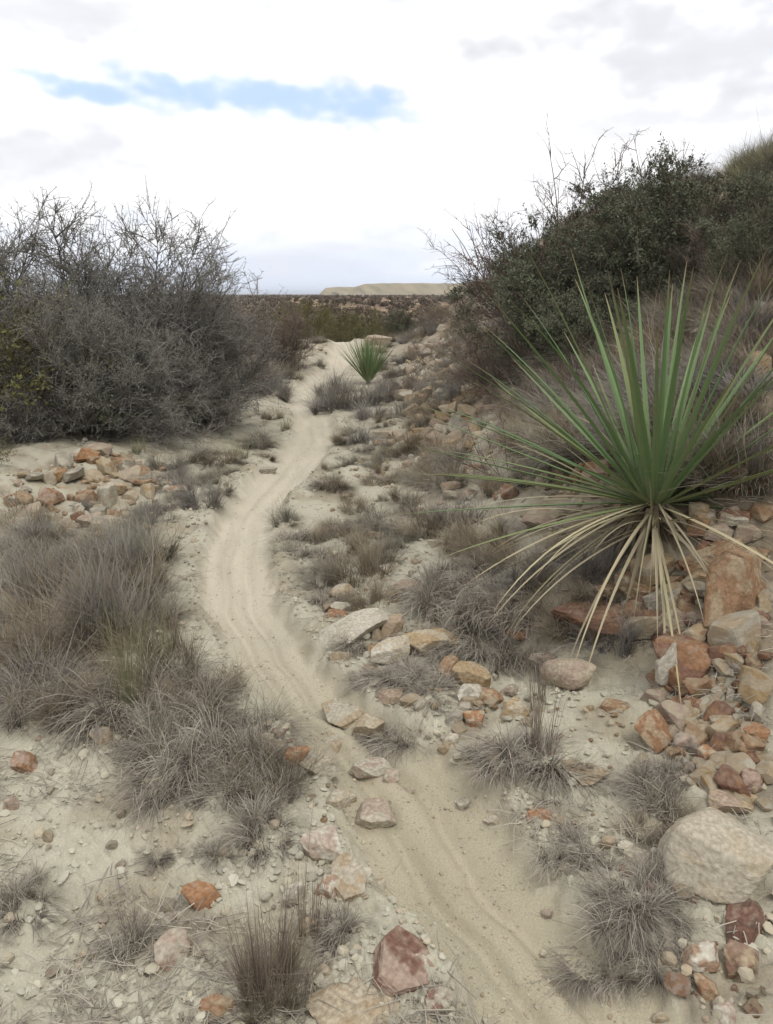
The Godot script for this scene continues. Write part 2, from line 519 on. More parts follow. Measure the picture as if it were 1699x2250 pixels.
func yucca(x: float, d: float, size: float, label: String, seed_: int, green: int, dry: int, lowest: float, stem_height: float, lean := Vector2.ZERO) -> void:
	var o := Node3D.new()
	o.position = on_ground(x, d, 0.02)
	place(o, "yucca", label, "yucca")
	var r := RandomNumberGenerator.new()
	r.seed = seed_
	var greens := []
	var dries := []
	for i in 12:
		var g := Color(0.085, 0.155, 0.06).lerp(Color(0.15, 0.215, 0.10), r.randf())
		if i > 8: g = g.lerp(Color(0.20, 0.20, 0.09), 0.5)
		greens.append(leaf_mesh(r.randf_range(0.022, 0.031) if size > 0.9 else 0.034, r.randf_range(-0.08, 0.14), r.randf_range(-0.10, 0.26), Color(0.22, 0.25, 0.13), g, g.lerp(Color(0.24, 0.28, 0.15), 0.5), Color(0.26, 0.19, 0.12)))
		var s := Color(0.44, 0.385, 0.25).lerp(Color(0.27, 0.23, 0.165), r.randf())
		if i % 4 == 2: s = s.lerp(Color(0.25, 0.27, 0.13), 0.35)
		dries.append(leaf_mesh(r.randf_range(0.010, 0.020), r.randf_range(-0.1, 0.35), r.randf_range(0.0, 0.75), s, s, s * 1.1, Color(0.24, 0.17, 0.11), r.randf_range(-1.2, 1.2)))
	var skirts := []
	for i in 4:
		var s := Color(0.17, 0.135, 0.095).lerp(Color(0.30, 0.25, 0.17), i / 3.0)
		skirts.append(leaf_mesh(r.randf_range(0.05, 0.09), r.randf_range(0.2, 0.7), r.randf_range(-0.5, 0.8), s, s, s * 1.1, Color(0.15, 0.11, 0.08), r.randf_range(-1.5, 1.5)))
	var trunk := Mesher.new()
	var rings := PackedVector3Array()
	for i in 5: rings.append(Vector3(0, stem_height * i / 4.0, 0))
	for k in 6: trunk.tube(rings, size * 0.05, size * 0.045, Color(0.16, 0.12, 0.08).lerp(Color(0.23, 0.18, 0.12), k / 6.0))
	var st := shape(trunk.done(), mats.wood)
	st.name = "trunk"
	o.add_child(st)
	for i in green:
		var t := (i + 0.5) / green
		var el := lerpf(lowest, 1.5, pow(t, 1.12)) + r.randf_range(-0.06, 0.06)
		var az := i * 2.39996 + r.randf_range(-0.2, 0.2)
		if el < 0.35 and sin(az) > 0.55: continue
		add_leaf(o, "leaf", greens[r.randi() % 12], az, el, size * r.randf_range(0.86, 1.08) * (1.0 - 0.18 * sm(0.75, 1.0, t)), stem_height * (0.86 + 0.14 * t), size * 0.045, lean)
	for i in dry:
		var el := r.randf_range(-0.62, 0.15) if i % 4 else r.randf_range(0.0, 0.6)
		add_leaf(o, "dry_leaf", dries[r.randi() % 12], i * 2.39996 + r.randf_range(-0.4, 0.4), el, size * r.randf_range(0.35, 0.9), stem_height * r.randf_range(0.25, 0.98), size * r.randf_range(0.02, 0.06), Vector2.ZERO)

	# the shaggy skirt of old dead leaves round the stem
	for i in dry / 2:
		add_leaf(o, "dead_leaf", skirts[i % 4], i * 2.39996 + r.randf_range(-0.4, 0.4), r.randf_range(-1.4, -0.5), size * r.randf_range(0.2, 0.42), stem_height * r.randf_range(0.4, 0.95), size * 0.045, Vector2.ZERO)

func add_leaf(o: Node3D, called: String, m: Mesh, az: float, el: float, long: float, h: float, off: float, lean: Vector2) -> void:
	var b := shape(m, mats.leaf if called == "leaf" else mats.straw)
	b.name = called
	var way := (Vector3(cos(az) * cos(el), sin(el), sin(az) * cos(el)) + Vector3(lean.x, 0, lean.y)).normalized()
	var side := way.cross(Vector3.UP).normalized() if absf(way.y) < 0.98 else Vector3(cos(az + 1.57), 0, sin(az + 1.57))
	var down := side.cross(way)
	b.basis = Basis(side, way, down * -1.0).orthonormalized() * Basis.from_scale(Vector3.ONE * long)
	if b.basis.determinant() < 0: b.basis = Basis(-side, way, down * -1.0).orthonormalized() * Basis.from_scale(Vector3.ONE * long)
	b.position = Vector3(cos(az) * off, h, sin(az) * off)
	o.add_child(b, true)

# ---- loose small stuff that nobody could count
func loose(called: String, meshes: Array, mat: Material, places: Array, tints: Array) -> void:
	var shares := []
	var shades := []
	for k in meshes.size():
		shares.append([])
		shades.append([])
	for i in places.size():
		shares[i % meshes.size()].append(places[i])
		if tints.size(): shades[i % meshes.size()].append(tints[i])
	loose_shares(called, meshes, mat, shares, shades)

func loose_shares(called: String, meshes: Array, mat: Material, shares: Array, shades: Array) -> void:
	var all := Node3D.new()
	all.name = numbered(called)
	all.set_meta("kind", "stuff")
	add_child(all)
	for k in meshes.size():
		if shares[k].is_empty(): continue
		var mm := MultiMesh.new()
		mm.transform_format = MultiMesh.TRANSFORM_3D
		mm.use_colors = not shades[k].is_empty()
		mm.mesh = meshes[k]
		mm.instance_count = shares[k].size()
		for j in shares[k].size():
			mm.set_instance_transform(j, shares[k][j])
			if mm.use_colors: mm.set_instance_color(j, shades[k][j])
		var o := MultiMeshInstance3D.new()
		o.multimesh = mm
		o.material_override = mat
		o.name = called
		o.set_meta("kind", "stuff")
		all.add_child(o, true)

func chip(seed_: int, flat: float) -> ArrayMesh:
	var m := Mesher.new()
	var src := unit_ball(1)
	rng.seed = seed_
	var cuts := []
	for i in 9: cuts.append([Vector3(rng.randf_range(-1, 1), rng.randf_range(-1, 1), rng.randf_range(-1, 1)).normalized(), rng.randf_range(0.55, 0.95)])
	m.ix = src.ix
	for q in src.v:
		var r := 1.2
		for k in cuts:
			var dot: float = q.dot(k[0])
			if dot > 0.05: r = minf(r, k[1] / dot)
		m.v.append(q * r * Vector3(0.5, 0.5 * flat, 0.4))
		m.c.append(Color.WHITE)
	return m.done()

# ---- the sky: high broken overcast with one strip of blue
func overcast() -> ImageTexture:
	var w := 2048
	var h := 1024
	var im := Image.create(w, h, false, Image.FORMAT_RGBF)
	var billow := FastNoiseLite.new()
	billow.seed = 5; billow.noise_type = FastNoiseLite.TYPE_SIMPLEX_SMOOTH; billow.frequency = 0.9; billow.fractal_octaves = 5; billow.fractal_gain = 0.52
	var veil := FastNoiseLite.new()
	veil.seed = 21; veil.noise_type = FastNoiseLite.TYPE_SIMPLEX_SMOOTH; veil.frequency = 0.33; veil.fractal_octaves = 4
	for j in h:
		var el := PI * (0.5 - (j + 0.5) / h)
		if el < -0.01:
			im.fill_rect(Rect2i(0, j, w, 1), Color(0.36, 0.33, 0.27))
			continue
		var y := maxf(sin(el), 0.0)
		var e := rad_to_deg(el)
		for i in w:
			var az := TAU * (i + 0.5) / w
			if az > PI: az -= TAU
			var a := rad_to_deg(az)
			var k := cos(el) / (y + 0.16)
			var px := sin(az) * k
			var pz := cos(az) * k
			var n := 0.6 * billow.get_noise_2d(px * 1.6, pz * 1.6) + 0.75 * billow.get_noise_2d(a * 0.17 + 40.0, e * 0.42)
			var v := veil.get_noise_2d(px + 9.0, pz * 1.3)
			var fine := billow.get_noise_2d(a * 0.55 + 7.0, e * 1.3)
			n += 0.3 * fine
			var light := 0.93 + 0.20 * n
			# the greyer undersides
			var grey := sm(-0.15, 0.5, v + 0.5 * n)
			grey = maxf(grey, 0.9 * sm(1.2, 0.2, Vector2((a - 22.0) / 13.0, (e - 14.5) / 4.0).length() + 0.9 * n))
			grey = maxf(grey, 0.75 * sm(1.2, 0.2, Vector2((a - 19.0) / 9.0, (e - 10.6) / 1.1).length() + 0.9 * n))
			grey = maxf(grey, 0.8 * sm(1.2, 0.2, Vector2((a + 24.0) / 7.0, (e - 8.3) / 1.5).length() + 0.9 * n))
			grey = maxf(grey, 0.7 * sm(1.2, 0.2, Vector2((a + 22.0) / 9.0, (e - 15.8) / 1.6).length() + 0.9 * n))
			grey = maxf(grey, 0.6 * sm(1.2, 0.2, Vector2((a - 10.0) / 5.0, (e - 7.3) / 0.9).length() + 0.9 * n))
			var bright := sm(1.3, 0.3, Vector2((a + 1.0) / 17.0, (e - 8.0) / 3.8).length() + 0.5 * n)
			grey *= 1.0 - 0.9 * bright
			var c := Color(light, light, light * 1.01).lerp(Color(0.60, 0.615, 0.665), grey * 0.78)
			# the strip of clear sky
			var hole := Vector2((a + 8.5) / 9.5, (e - 12.25 + 0.06 * (a + 8.0)) / 1.15).length()
			hole = minf(hole, Vector2((a + 19.0) / 4.2, (e - 12.1 + 0.15 * (a + 19.0)) / 0.75).length())
			var blue := sm(1.15, 0.3, hole - 0.2 + 0.75 * n + 0.12 * billow.get_noise_2d(a * 0.9, e * 1.6))
			c = c.lerp(Color(0.43, 0.585, 0.82), blue * 0.9)
			# thin bluish air low down
			var low := sm(6.0, 0.5, e + 2.5 * n)
			c = c.lerp(Color(0.66, 0.72, 0.84), low * 0.75)
			im.set_pixel(i, j, c)
	return ImageTexture.create_from_image(im)

func _ready() -> void:
	var cam := Camera3D.new()
	cam.name = "camera"
	cam.position = Vector3(0, 1.5, 0)
	cam.rotation_degrees = Vector3(-15.6, 0, 0)
	cam.fov = 66.5
	cam.near = 0.05
	cam.far = 6000.0
	add_child(cam)
	for n: FastNoiseLite in [wide_noise, lump_noise, crust_noise, stain_noise]: n.noise_type = FastNoiseLite.TYPE_SIMPLEX_SMOOTH
	var env := Environment.new()
	env.background_mode = Environment.BG_SKY
	var sky := Sky.new()
	var pano := PanoramaSkyMaterial.new()
	pano.panorama = overcast()
	sky.sky_material = pano
	env.sky = sky
	env.tonemap_mode = Environment.TONE_MAPPER_LINEAR
	env.tonemap_exposure = 1.27
	env.sdfgi_enabled = true
	env.ssao_enabled = true
	env.ssil_enabled = true
	env.fog_enabled = true
	env.fog_light_color = Color(0.86, 0.89, 0.94)
	env.fog_density = 0.00028
	var we := WorldEnvironment.new()
	we.name = "environment"
	we.environment = env
	add_child(we)
	var sun := DirectionalLight3D.new()
	sun.name = "sun"
	sun.light_energy = 0.45
	sun.light_color = Color(1.0, 0.985, 0.95)
	sun.light_angular_distance = 24.0
	sun.shadow_enabled = true
	sun.rotation_degrees = Vector3(-62, 30, 0)
	add_child(sun)

	wide_noise.seed = 3; wide_noise.frequency = 1.0; wide_noise.fractal_octaves = 3
	lump_noise.seed = 8; lump_noise.frequency = 5.0; lump_noise.fractal_octaves = 4; lump_noise.fractal_gain = 0.55
	crust_noise.seed = 14; crust_noise.frequency = 15.0; crust_noise.fractal_octaves = 3; crust_noise.fractal_type = FastNoiseLite.FRACTAL_RIDGED
	stain_noise.seed = 31; stain_noise.frequency = 1.0; stain_noise.fractal_octaves = 3
	var S := FastNoiseLite.TYPE_SIMPLEX_SMOOTH
	var C := FastNoiseLite.TYPE_CELLULAR
	var grit := noise_texture(S, 0.14, 4, 41, Color(0.80, 0.79, 0.78), Color(1, 1, 1), 1024)
	var grit_relief := noise_texture(S, 0.05, 6, 42, Color(0, 0, 0), Color(1, 1, 1), 1024)
	var stone_grain := noise_texture(S, 0.03, 5, 43, Color(0.70, 0.68, 0.66), Color(1, 1, 1))
	var stone_relief := noise_texture(S, 0.04, 5, 44, Color(0, 0, 0), Color(1, 1, 1))
	mats.earth = matter(0.97, grit, 0.9, grit_relief, 0.18, true)
	mats.stone = matter(0.9, stone_grain, 3.5, stone_relief, 0.18)
	mats.chip = matter(0.95, null, 1.0)
	mats.grass = matter(0.9, null, 1.0)
	mats.grass.backlight_enabled = true
	mats.grass.backlight = Color(0.35, 0.33, 0.3)
	mats.wood = matter(0.92, null, 1.0)
	mats.straw = matter(0.8, null, 1.0)
	mats.leaf = matter(0.55, null, 1.0)
	mats.leaf.metallic_specular = 0.25
	ball = unit_ball(3)
	fine_ball = unit_ball(4)

	# ---- the ground, one sheet to the horizon
	var radii := PackedFloat32Array()
	var r := 0.35
	while r < 4200.0:
		radii.append(r)
		r *= 1.0095 if r < 16.0 else (1.02 if r < 60.0 else 1.05)
	var angles := PackedFloat32Array()
	var a := -180.0
	while a < 180.0:
		angles.append(deg_to_rad(a))
		a += 0.27 if absf(a) < 29.0 else 0.8 if absf(a) < 42.0 else (1.5 if absf(a) < 75.0 else 7.5)
	var g := Mesher.new()
	var na := angles.size()
	g.v.append(Vector3(0, ground_height(0, 0), 0))
	g.c.append(ground_color(0, 0))
	for rr in radii:
		for an in angles:
			var x := sin(an) * rr
			var d := cos(an) * rr
			g.v.append(Vector3(x, ground_height(x, d), -d))
			g.c.append(ground_color(x, d))
	for k in na:
		g.ix.append_array(PackedInt32Array([0, 1 + k, 1 + (k + 1) % na]))
	for i in radii.size() - 1:
		for k in na:
			var p := 1 + i * na + k
			var q := 1 + i * na + (k + 1) % na
			g.ix.append(p); g.ix.append(p + na); g.ix.append(q)
			g.ix.append(q); g.ix.append(p + na); g.ix.append(q + na)
	var normals := PackedVector3Array()
	normals.resize(g.v.size())
	for f in range(0, g.ix.size(), 3):
		var pa := g.v[g.ix[f]]
		var fn := (g.v[g.ix[f + 2]] - pa).cross(g.v[g.ix[f + 1]] - pa)
		for e in 3: normals[g.ix[f + e]] += fn
	for i in normals.size():
		normals[i] = normals[i].normalized()
		if normals[i].y < 0: normals[i] = -normals[i]
	structure(shape(g.done(normals), mats.earth), "ground")

	# ---- the far mesa, a table of pale earth with a lower step at its left end
	var mesa := Mesher.new()
	var steps := 60
	var rows := [[0.0, 0.0], [0.35, 0.38], [0.7, 0.8], [0.95, 1.0], [2.2, 1.03]]
	for i in steps + 1:
		var t := float(i) / steps
		var x := lerpf(-88.0, 330.0, t)
		var top := 10.0 * sm(-86.0, -70.0, x) + 4.5 * sm(-38.0, -22.0, x) + 0.5 * wide_noise.get_noise_1d(x * 0.05) - 1.5 * sm(60.0, 300.0, x)
		for q in rows:
			var wob := 9.0 * wide_noise.get_noise_2d(x * 0.04, q[1] * 2.0)
			mesa.v.append(Vector3(x, top * q[1] - 0.5 + (0.9 * wide_noise.get_noise_2d(x * 0.11, 7.0) if q[1] > 0.3 else 0.0), -960.0 - 26.0 * q[0] + wob * (1.0 - q[1] * 0.5)))
			mesa.c.append(Color(0.225, 0.19, 0.115).lerp(Color(0.31, 0.255, 0.155), 0.5 + wide_noise.get_noise_2d(x * 0.12, q[1] * 3.0)))
	for i in steps:
		for k in 4:
			var p := i * 5 + k
			mesa.ix.append_array(PackedInt32Array([p, p + 1, p + 5, p + 5, p + 1, p + 6]))
	var cap := mesa.v.size()
	for e in [Vector3(-88, -1, -960), Vector3(330, -1, -960), Vector3(330, -1, -1080), Vector3(-88, -1, -1080)]:
		mesa.v.append(e); mesa.c.append(Color(0.33, 0.29, 0.165))
	for i in steps: mesa.ix.append_array(PackedInt32Array([i * 5 + 4, cap + (3 if i < 30 else 2), i * 5 + 9]))
	structure(shape(mesa.done(), mats.chip), "mesa_hill")
	
	# ---- the large stones, one by one
	stone(0.838, 1.664, Vector3(0.307, 0.179, 0.245), 2.70, "cream", "pale", 0.35, "boulder", "huge rounded cream boulder at the right edge of the trail", 0.14, Vector2(0.00, 0.00))
	stone(0.851, 1.518, Vector3(0.126, 0.075, 0.094), 0.70, "red", "dark", 0.50, "block", "dark red-brown block under the huge cream boulder")
	stone(0.808, 1.431, Vector3(0.104, 0.063, 0.078), 1.10, "tan", "red", 0.50, "block", "brown block below the dark red-brown block at the right edge")
	stone(0.714, 1.429, Vector3(0.098, 0.055, 0.074), 0.40, "white", "rust", 0.45, "wedge", "white angular stone with a rust-red lower side at the lower right")
	stone(0.701, 1.363, Vector3(0.070, 0.045, 0.052), 2.00, "rust", "tan", 0.40, "block", "rust-brown stone just below the white and rust angular stone")
	stone(0.716, 1.301, Vector3(0.081, 0.039, 0.061), 1.00, "pink", "white", 0.50, "round", "pinkish white stone in the lower right corner")
	stone(0.595, 1.340, Vector3(0.042, 0.022, 0.031), 0.20, "pale", "tan", 0.40, "block", "small pale chip left of the pinkish white corner stone")
	stone(0.383, 1.545, Vector3(0.030, 0.018, 0.023), 0.90, "cream", "white", 0.40, "block", "lone small cream pebble on the right side of the near trail")
	stone(0.045, 1.411, Vector3(0.147, 0.046, 0.168), 0.35, "red", "pink", 0.30, "slab", "large brick-red slab with a pale rim at the bottom of the trail", -0.12, Vector2(0.18, -0.14))
	stone(0.109, 1.326, Vector3(0.093, 0.035, 0.070), 0.90, "red", "pale", 0.45, "slab", "small reddish slab with a pale edge below the brick-red slab", -0.10, Vector2(0.20, -0.10))
	stone(-0.080, 1.325, Vector3(0.197, 0.028, 0.147), 0.10, "tan", "cream", 0.35, "slab", "flat sandy tan slab at the bottom centre of the photo", -0.15, Vector2(0.06, 0.00))
	stone(0.028, 1.373, Vector3(0.048, 0.037, 0.036), 0.60, "pink", "grey", 0.50, "block", "pinkish grey cobble between the tan slab and brick-red slab")
	stone(-0.361, 1.314, Vector3(0.082, 0.040, 0.062), 0.50, "rust", "tan", 0.40, "slab", "half-buried reddish brown stone at the bottom edge of the photo", -0.20, Vector2(0.00, 0.00))
	stone(-0.473, 1.656, Vector3(0.103, 0.055, 0.072), 0.25, "orange", "rust", 0.40, "block", "bright orange-rust stone alone on the pale crusty soil", 0.15, Vector2(0.00, 0.00))
	stone(-0.498, 1.466, Vector3(0.103, 0.068, 0.077), 0.90, "pink", "pale", 0.50, "wedge", "pale pinkish grey wedge stone right of the drooping tuft", 0.00, Vector2(0.10, 0.10))
	stone(-0.711, 1.488, Vector3(0.057, 0.028, 0.042), 0.30, "tan", "cream", 0.40, "slab", "thin tan flake left of the drooping foreground tuft")
	stone(-0.530, 1.613, Vector3(0.041, 0.022, 0.031), 0.90, "pink", "pale", 0.50, "slab", "little pinkish flake just below the orange-rust stone")
	stone(-1.188, 2.241, Vector3(0.114, 0.075, 0.085), 1.90, "rust", "pink", 0.50, "wedge", "rust and pink streaked stone at the left edge of the photo")
	stone(-1.119, 2.012, Vector3(0.049, 0.055, 0.037), 0.50, "pink", "grey", 0.50, "block", "pinkish grey stone cut by the left edge below the streaked stone")
	stone(-0.973, 2.355, Vector3(0.089, 0.051, 0.067), 0.40, "grey", "tan", 0.40, "block", "greenish grey stone under the tall straw grass on the left")
	stone(-1.208, 2.406, Vector3(0.040, 0.026, 0.030), 0.40, "tan", "grey", 0.30, "round", "small tan pebble above the rust and pink streaked stone")
	stone(-1.116, 2.397, Vector3(0.050, 0.026, 0.038), 0.80, "pale", "cream", 0.30, "round", "small pale pebble between the streaked stone and the greenish stone")
	stone(-0.172, 1.811, Vector3(0.132, 0.081, 0.099), 2.70, "white", "pink", 0.40, "wedge", "white angular stone with a pink face on the trail's left edge", 0.10, Vector2(0.00, 0.20))
	stone(-0.094, 1.669, Vector3(0.097, 0.057, 0.183), 0.35, "tan", "pale", 0.40, "slab", "tan ledge stone sunk along the left edge of the near trail", 0.10, Vector2(0.05, 0.12))
	stone(-0.233, 1.638, Vector3(0.078, 0.062, 0.059), 0.70, "white", "grey", 0.40, "round", "round white stone behind the tall dark foreground tuft", 0.10, Vector2(0.00, 0.00))
	stone(-0.145, 1.650, Vector3(0.081, 0.053, 0.061), 1.40, "white", "rust", 0.45, "block", "white stone with rust spots beside the round white stone")
	stone(-0.189, 1.530, Vector3(0.046, 0.071, 0.035), 0.20, "cream", "ochre", 0.40, "block", "cream block hidden among stalks of the tall dark foreground tuft")
	stone(-0.291, 2.197, Vector3(0.102, 0.067, 0.077), 0.50, "orange", "tan", 0.70, "block", "orange-tan stone at the tip of the long drooping grass clump")
	stone(-0.212, 2.181, Vector3(0.154, 0.055, 0.116), 0.10, "pale", "cream", 0.40, "slab", "flat pale slab beside the orange-tan stone on the trail edge", 0.05, Vector2(0.00, 0.00))
	stone(-0.363, 2.268, Vector3(0.073, 0.044, 0.055), 1.20, "tan", "pale", 0.40, "block", "tan stone left of the orange-tan stone against the drooping grass")
	stone(-0.498, 2.374, Vector3(0.060, 0.031, 0.045), 0.60, "ochre", "cream", 0.40, "round", "ochre cobble at the end of the row left of the trail")
	stone(-0.409, 2.349, Vector3(0.072, 0.030, 0.054), 0.20, "cream", "grey", 0.40, "block", "cream cobble in the middle of the row left of the trail")
	stone(-0.364, 2.383, Vector3(0.070, 0.028, 0.052), 0.50, "grey", "red", 0.40, "block", "grey-brown cobble at the trail end of the left-hand row")
	stone(-0.038, 2.045, Vector3(0.158, 0.056, 0.118), 0.50, "pale", "pink", 0.50, "slab", "pale pinkish slab sunk in the middle of the near trail", 0.04, Vector2(0.05, 0.00))
	stone(-0.146, 2.016, Vector3(0.098, 0.047, 0.074), 0.90, "cream", "pale", 0.40, "slab", "flat cream stone left of the slab sunk in the trail", -0.10, Vector2(0.00, 0.00))
	stone(-0.120, 2.113, Vector3(0.060, 0.025, 0.045), 0.20, "pale", "tan", 0.30, "slab", "thin pale flake on the trail above the flat cream stone", -0.10, Vector2(0.00, 0.00))
	stone(0.015, 2.223, Vector3(0.069, 0.041, 0.052), 0.40, "pink", "pale", 0.40, "block", "small pinkish stone standing on the trail above the sunken slab")
	stone(-0.054, 2.286, Vector3(0.150, 0.039, 0.113), 0.10, "pale", "pink", 0.40, "slab", "long pale flake lying across the trail above the pinkish stone")
	stone(0.071, 2.168, Vector3(0.040, 0.019, 0.030), 0.40, "grey", "tan", 0.30, "block", "small grey stone on the trail right of the pinkish stone")
	stone(-0.028, 1.753, Vector3(0.059, 0.030, 0.044), 0.60, "pale", "tan", 0.40, "slab", "pale slab corner sunk in the trail beside the tan ledge stone", -0.20, Vector2(0.00, 0.00))
	stone(-0.224, 3.638, Vector3(0.150, 0.078, 0.112), 0.40, "tan", "pale", 0.40, "round", "tan cobble at the foot of the brown grass by the trail", 0.10, Vector2(0.00, 0.00))
	stone(-0.216, 3.459, Vector3(0.123, 0.060, 0.092), 0.90, "white", "pale", 0.40, "block", "white stone touching the tan cobble beside the brown grass", 0.10, Vector2(0.00, 0.00))
	stone(-0.232, 3.389, Vector3(0.116, 0.042, 0.087), 0.20, "rust", "orange", 0.50, "block", "rust-red stone under the white stone beside the brown grass")
	stone(0.105, 3.518, Vector3(0.192, 0.089, 0.144), 2.40, "tan", "pink", 0.40, "wedge", "pointed tan wedge stone leaning above the grey hair grass", 0.10, Vector2(0.00, -0.20))
	stone(0.029, 3.455, Vector3(0.092, 0.106, 0.069), 0.30, "tan", "grey", 0.40, "block", "upright tan stone left of the pointed tan wedge", 0.10, Vector2(0.00, 0.00))
	stone(0.017, 3.959, Vector3(0.139, 0.040, 0.104), 0.30, "grey", "pale", 0.30, "slab", "flat grey stone behind the brown grass near the wedge stone")
	stone(-0.154, 3.094, Vector3(0.348, 0.078, 0.157), 0.25, "pale", "white", 0.50, "wedge", "long pale stone with a white top lying beside the trail", 0.10, Vector2(0.00, 0.28))
	stone(0.026, 3.131, Vector3(0.122, 0.103, 0.091), 0.60, "tan", "pink", 0.40, "block", "tan stone standing at the right end of the long pale stone", 0.10, Vector2(0.00, 0.00))
	stone(0.174, 2.978, Vector3(0.291, 0.099, 0.160), 0.05, "cream", "ochre", 0.45, "wedge", "large yellow-cream stone with a broad flat face in grey grass", 0.20, Vector2(-0.25, 0.00))
	stone(0.006, 2.881, Vector3(0.179, 0.081, 0.134), 0.60, "white", "cream", 0.40, "wedge", "white-topped stone with a dark underside below the yellow-cream stone", 0.25, Vector2(0.00, 0.10))
	stone(-0.070, 2.830, Vector3(0.094, 0.027, 0.071), 0.20, "pink", "rust", 0.40, "slab", "flat pinkish flake at the left foot of the white-topped stone")
	stone(-0.044, 2.971, Vector3(0.107, 0.049, 0.081), 0.80, "rust", "ochre", 0.50, "block", "brown-rust stone tucked behind the white-topped stone")
	stone(-0.157, 2.639, Vector3(0.222, 0.056, 0.167), 0.60, "pale", "tan", 0.40, "slab", "pale flat rock bedded in the right edge of the trail", -0.10, Vector2(0.05, 0.05))
	stone(-0.186, 2.469, Vector3(0.126, 0.041, 0.094), 1.30, "pale", "tan", 0.50, "slab", "sandy flat rock below the pale rock bedded in the trail edge", -0.10, Vector2(0.00, 0.00))
	stone(-0.058, 2.497, Vector3(0.119, 0.088, 0.090), 0.30, "cream", "tan", 0.45, "block", "blocky tan-cream stone beside the sandy flat rock", 0.10, Vector2(0.00, 0.00))
	stone(0.022, 2.596, Vector3(0.127, 0.044, 0.096), 0.10, "tan", "pink", 0.40, "slab", "low tan slab right of the blocky tan-cream stone")
	stone(0.072, 2.670, Vector3(0.069, 0.037, 0.052), 0.40, "cream", "pale", 0.30, "round", "small round cream stone lying on the pale grey grass", 0.10, Vector2(0.00, 0.00))
	stone(0.314, 2.683, Vector3(0.188, 0.096, 0.132), 2.60, "tan", "ochre", 0.35, "block", "large angular tan stone in the cluster right of the trail", 0.20, Vector2(0.10, 0.10))
	stone(0.240, 2.757, Vector3(0.117, 0.069, 0.088), 0.90, "tan", "rust", 0.30, "block", "darker tan stone behind the large angular tan stone", 0.10, Vector2(0.00, 0.00))
	stone(0.314, 2.565, Vector3(0.122, 0.068, 0.091), 0.40, "white", "grey", 0.40, "wedge", "bright white-topped stone in front of the large angular tan stone", 0.20, Vector2(0.00, -0.20))
	stone(0.369, 2.531, Vector3(0.097, 0.059, 0.073), 0.20, "rust", "tan", 0.50, "block", "brown rust stone right of the bright white-topped stone")
	stone(0.249, 2.441, Vector3(0.091, 0.057, 0.068), 0.50, "white", "grey", 0.25, "block", "bright white cube-like stone below the cluster of tan stones", 0.15, Vector2(0.00, 0.00))
	stone(0.311, 2.416, Vector3(0.090, 0.049, 0.067), 0.90, "orange", "cream", 0.40, "block", "orange stone touching the bright white cube-like stone", 0.05, Vector2(0.00, 0.00))
	stone(0.219, 2.330, Vector3(0.069, 0.058, 0.052), 0.30, "cream", "white", 0.30, "round", "egg-shaped cream stone below the bright white cube-like stone", 0.10, Vector2(0.00, 0.00))
	stone(0.452, 2.428, Vector3(0.120, 0.067, 0.090), 0.50, "cream", "ochre", 0.40, "block", "cream stone at the foot of the thin green stalks", 0.10, Vector2(0.00, 0.00))
	stone(0.453, 2.596, Vector3(0.103, 0.047, 0.077), 0.80, "cream", "grey", 0.30, "block", "grey-cream stone left of the thin green stalks")
	stone(0.487, 2.616, Vector3(0.060, 0.033, 0.045), 0.20, "cream", "pale", 0.30, "round", "small cream stone above the grey-cream stone by the stalks")
	stone(0.661, 2.634, Vector3(0.260, 0.138, 0.156), 2.50, "cream", "pink", 0.45, "round", "big pinkish cream boulder below the yucca", 0.10, Vector2(0.00, -0.30))
	stone(0.599, 2.794, Vector3(0.126, 0.067, 0.095), 0.50, "pale", "pink", 0.40, "block", "pale block behind the left shoulder of the big pinkish boulder", 0.05, Vector2(0.00, 0.00))
	stone(0.543, 2.959, Vector3(0.133, 0.034, 0.099), 0.20, "orange", "rust", 0.50, "slab", "orange-red flat stone in the grey hair grass below the yucca", 0.10, Vector2(0.00, 0.00))
	stone(0.240, 2.063, Vector3(0.056, 0.036, 0.042), 0.70, "grey", "pale", 0.40, "block", "grey-cream stone below the left wing of the spread tuft")
	stone(0.315, 1.976, Vector3(0.054, 0.026, 0.040), 0.30, "cream", "white", 0.30, "wedge", "pale chip left of the orange stone on the clearing")
	stone(0.450, 1.942, Vector3(0.089, 0.045, 0.067), 0.50, "orange", "pink", 0.45, "block", "orange-red stone alone on the clearing right of the trail", 0.10, Vector2(0.00, 0.00))
	stone(0.464, 2.097, Vector3(0.036, 0.021, 0.027), 0.30, "pink", "cream", 0.30, "block", "small pink-cream stone in front of the spread tuft")
	stone(0.340, 2.179, Vector3(0.083, 0.054, 0.062), 0.90, "ochre", "tan", 0.50, "block", "ochre stone with a dark hollow left of the spread tuft")
	stone(0.618, 2.117, Vector3(0.164, 0.022, 0.148), 0.10, "tan", "pale", 0.50, "slab", "smooth tan slab bedded in the clearing right of the stalks", -0.20, Vector2(0.00, 0.00))
	stone(0.595, 1.786, Vector3(0.055, 0.038, 0.041), 0.30, "tan", "pink", 0.40, "round", "round tan cobble left of the huge cream boulder", 0.10, Vector2(0.00, 0.00))
	stone(0.638, 1.775, Vector3(0.052, 0.018, 0.039), 0.10, "white", "cream", 0.40, "slab", "thin white stone right of the round tan cobble")
	stone(0.659, 1.742, Vector3(0.077, 0.029, 0.057), 0.40, "cream", "grey", 0.40, "slab", "low cream stone touching the left foot of the huge boulder")
	stone(0.497, 1.739, Vector3(0.115, 0.039, 0.086), 0.20, "pale", "tan", 0.40, "slab", "buried pale ledge under the drooping tuft left of the boulder", -0.10, Vector2(0.00, 0.00))
	stone(0.410, 1.642, Vector3(0.037, 0.023, 0.027), 0.40, "pink", "grey", 0.40, "block", "small pinkish stone beside the near trail below the drooping tuft")
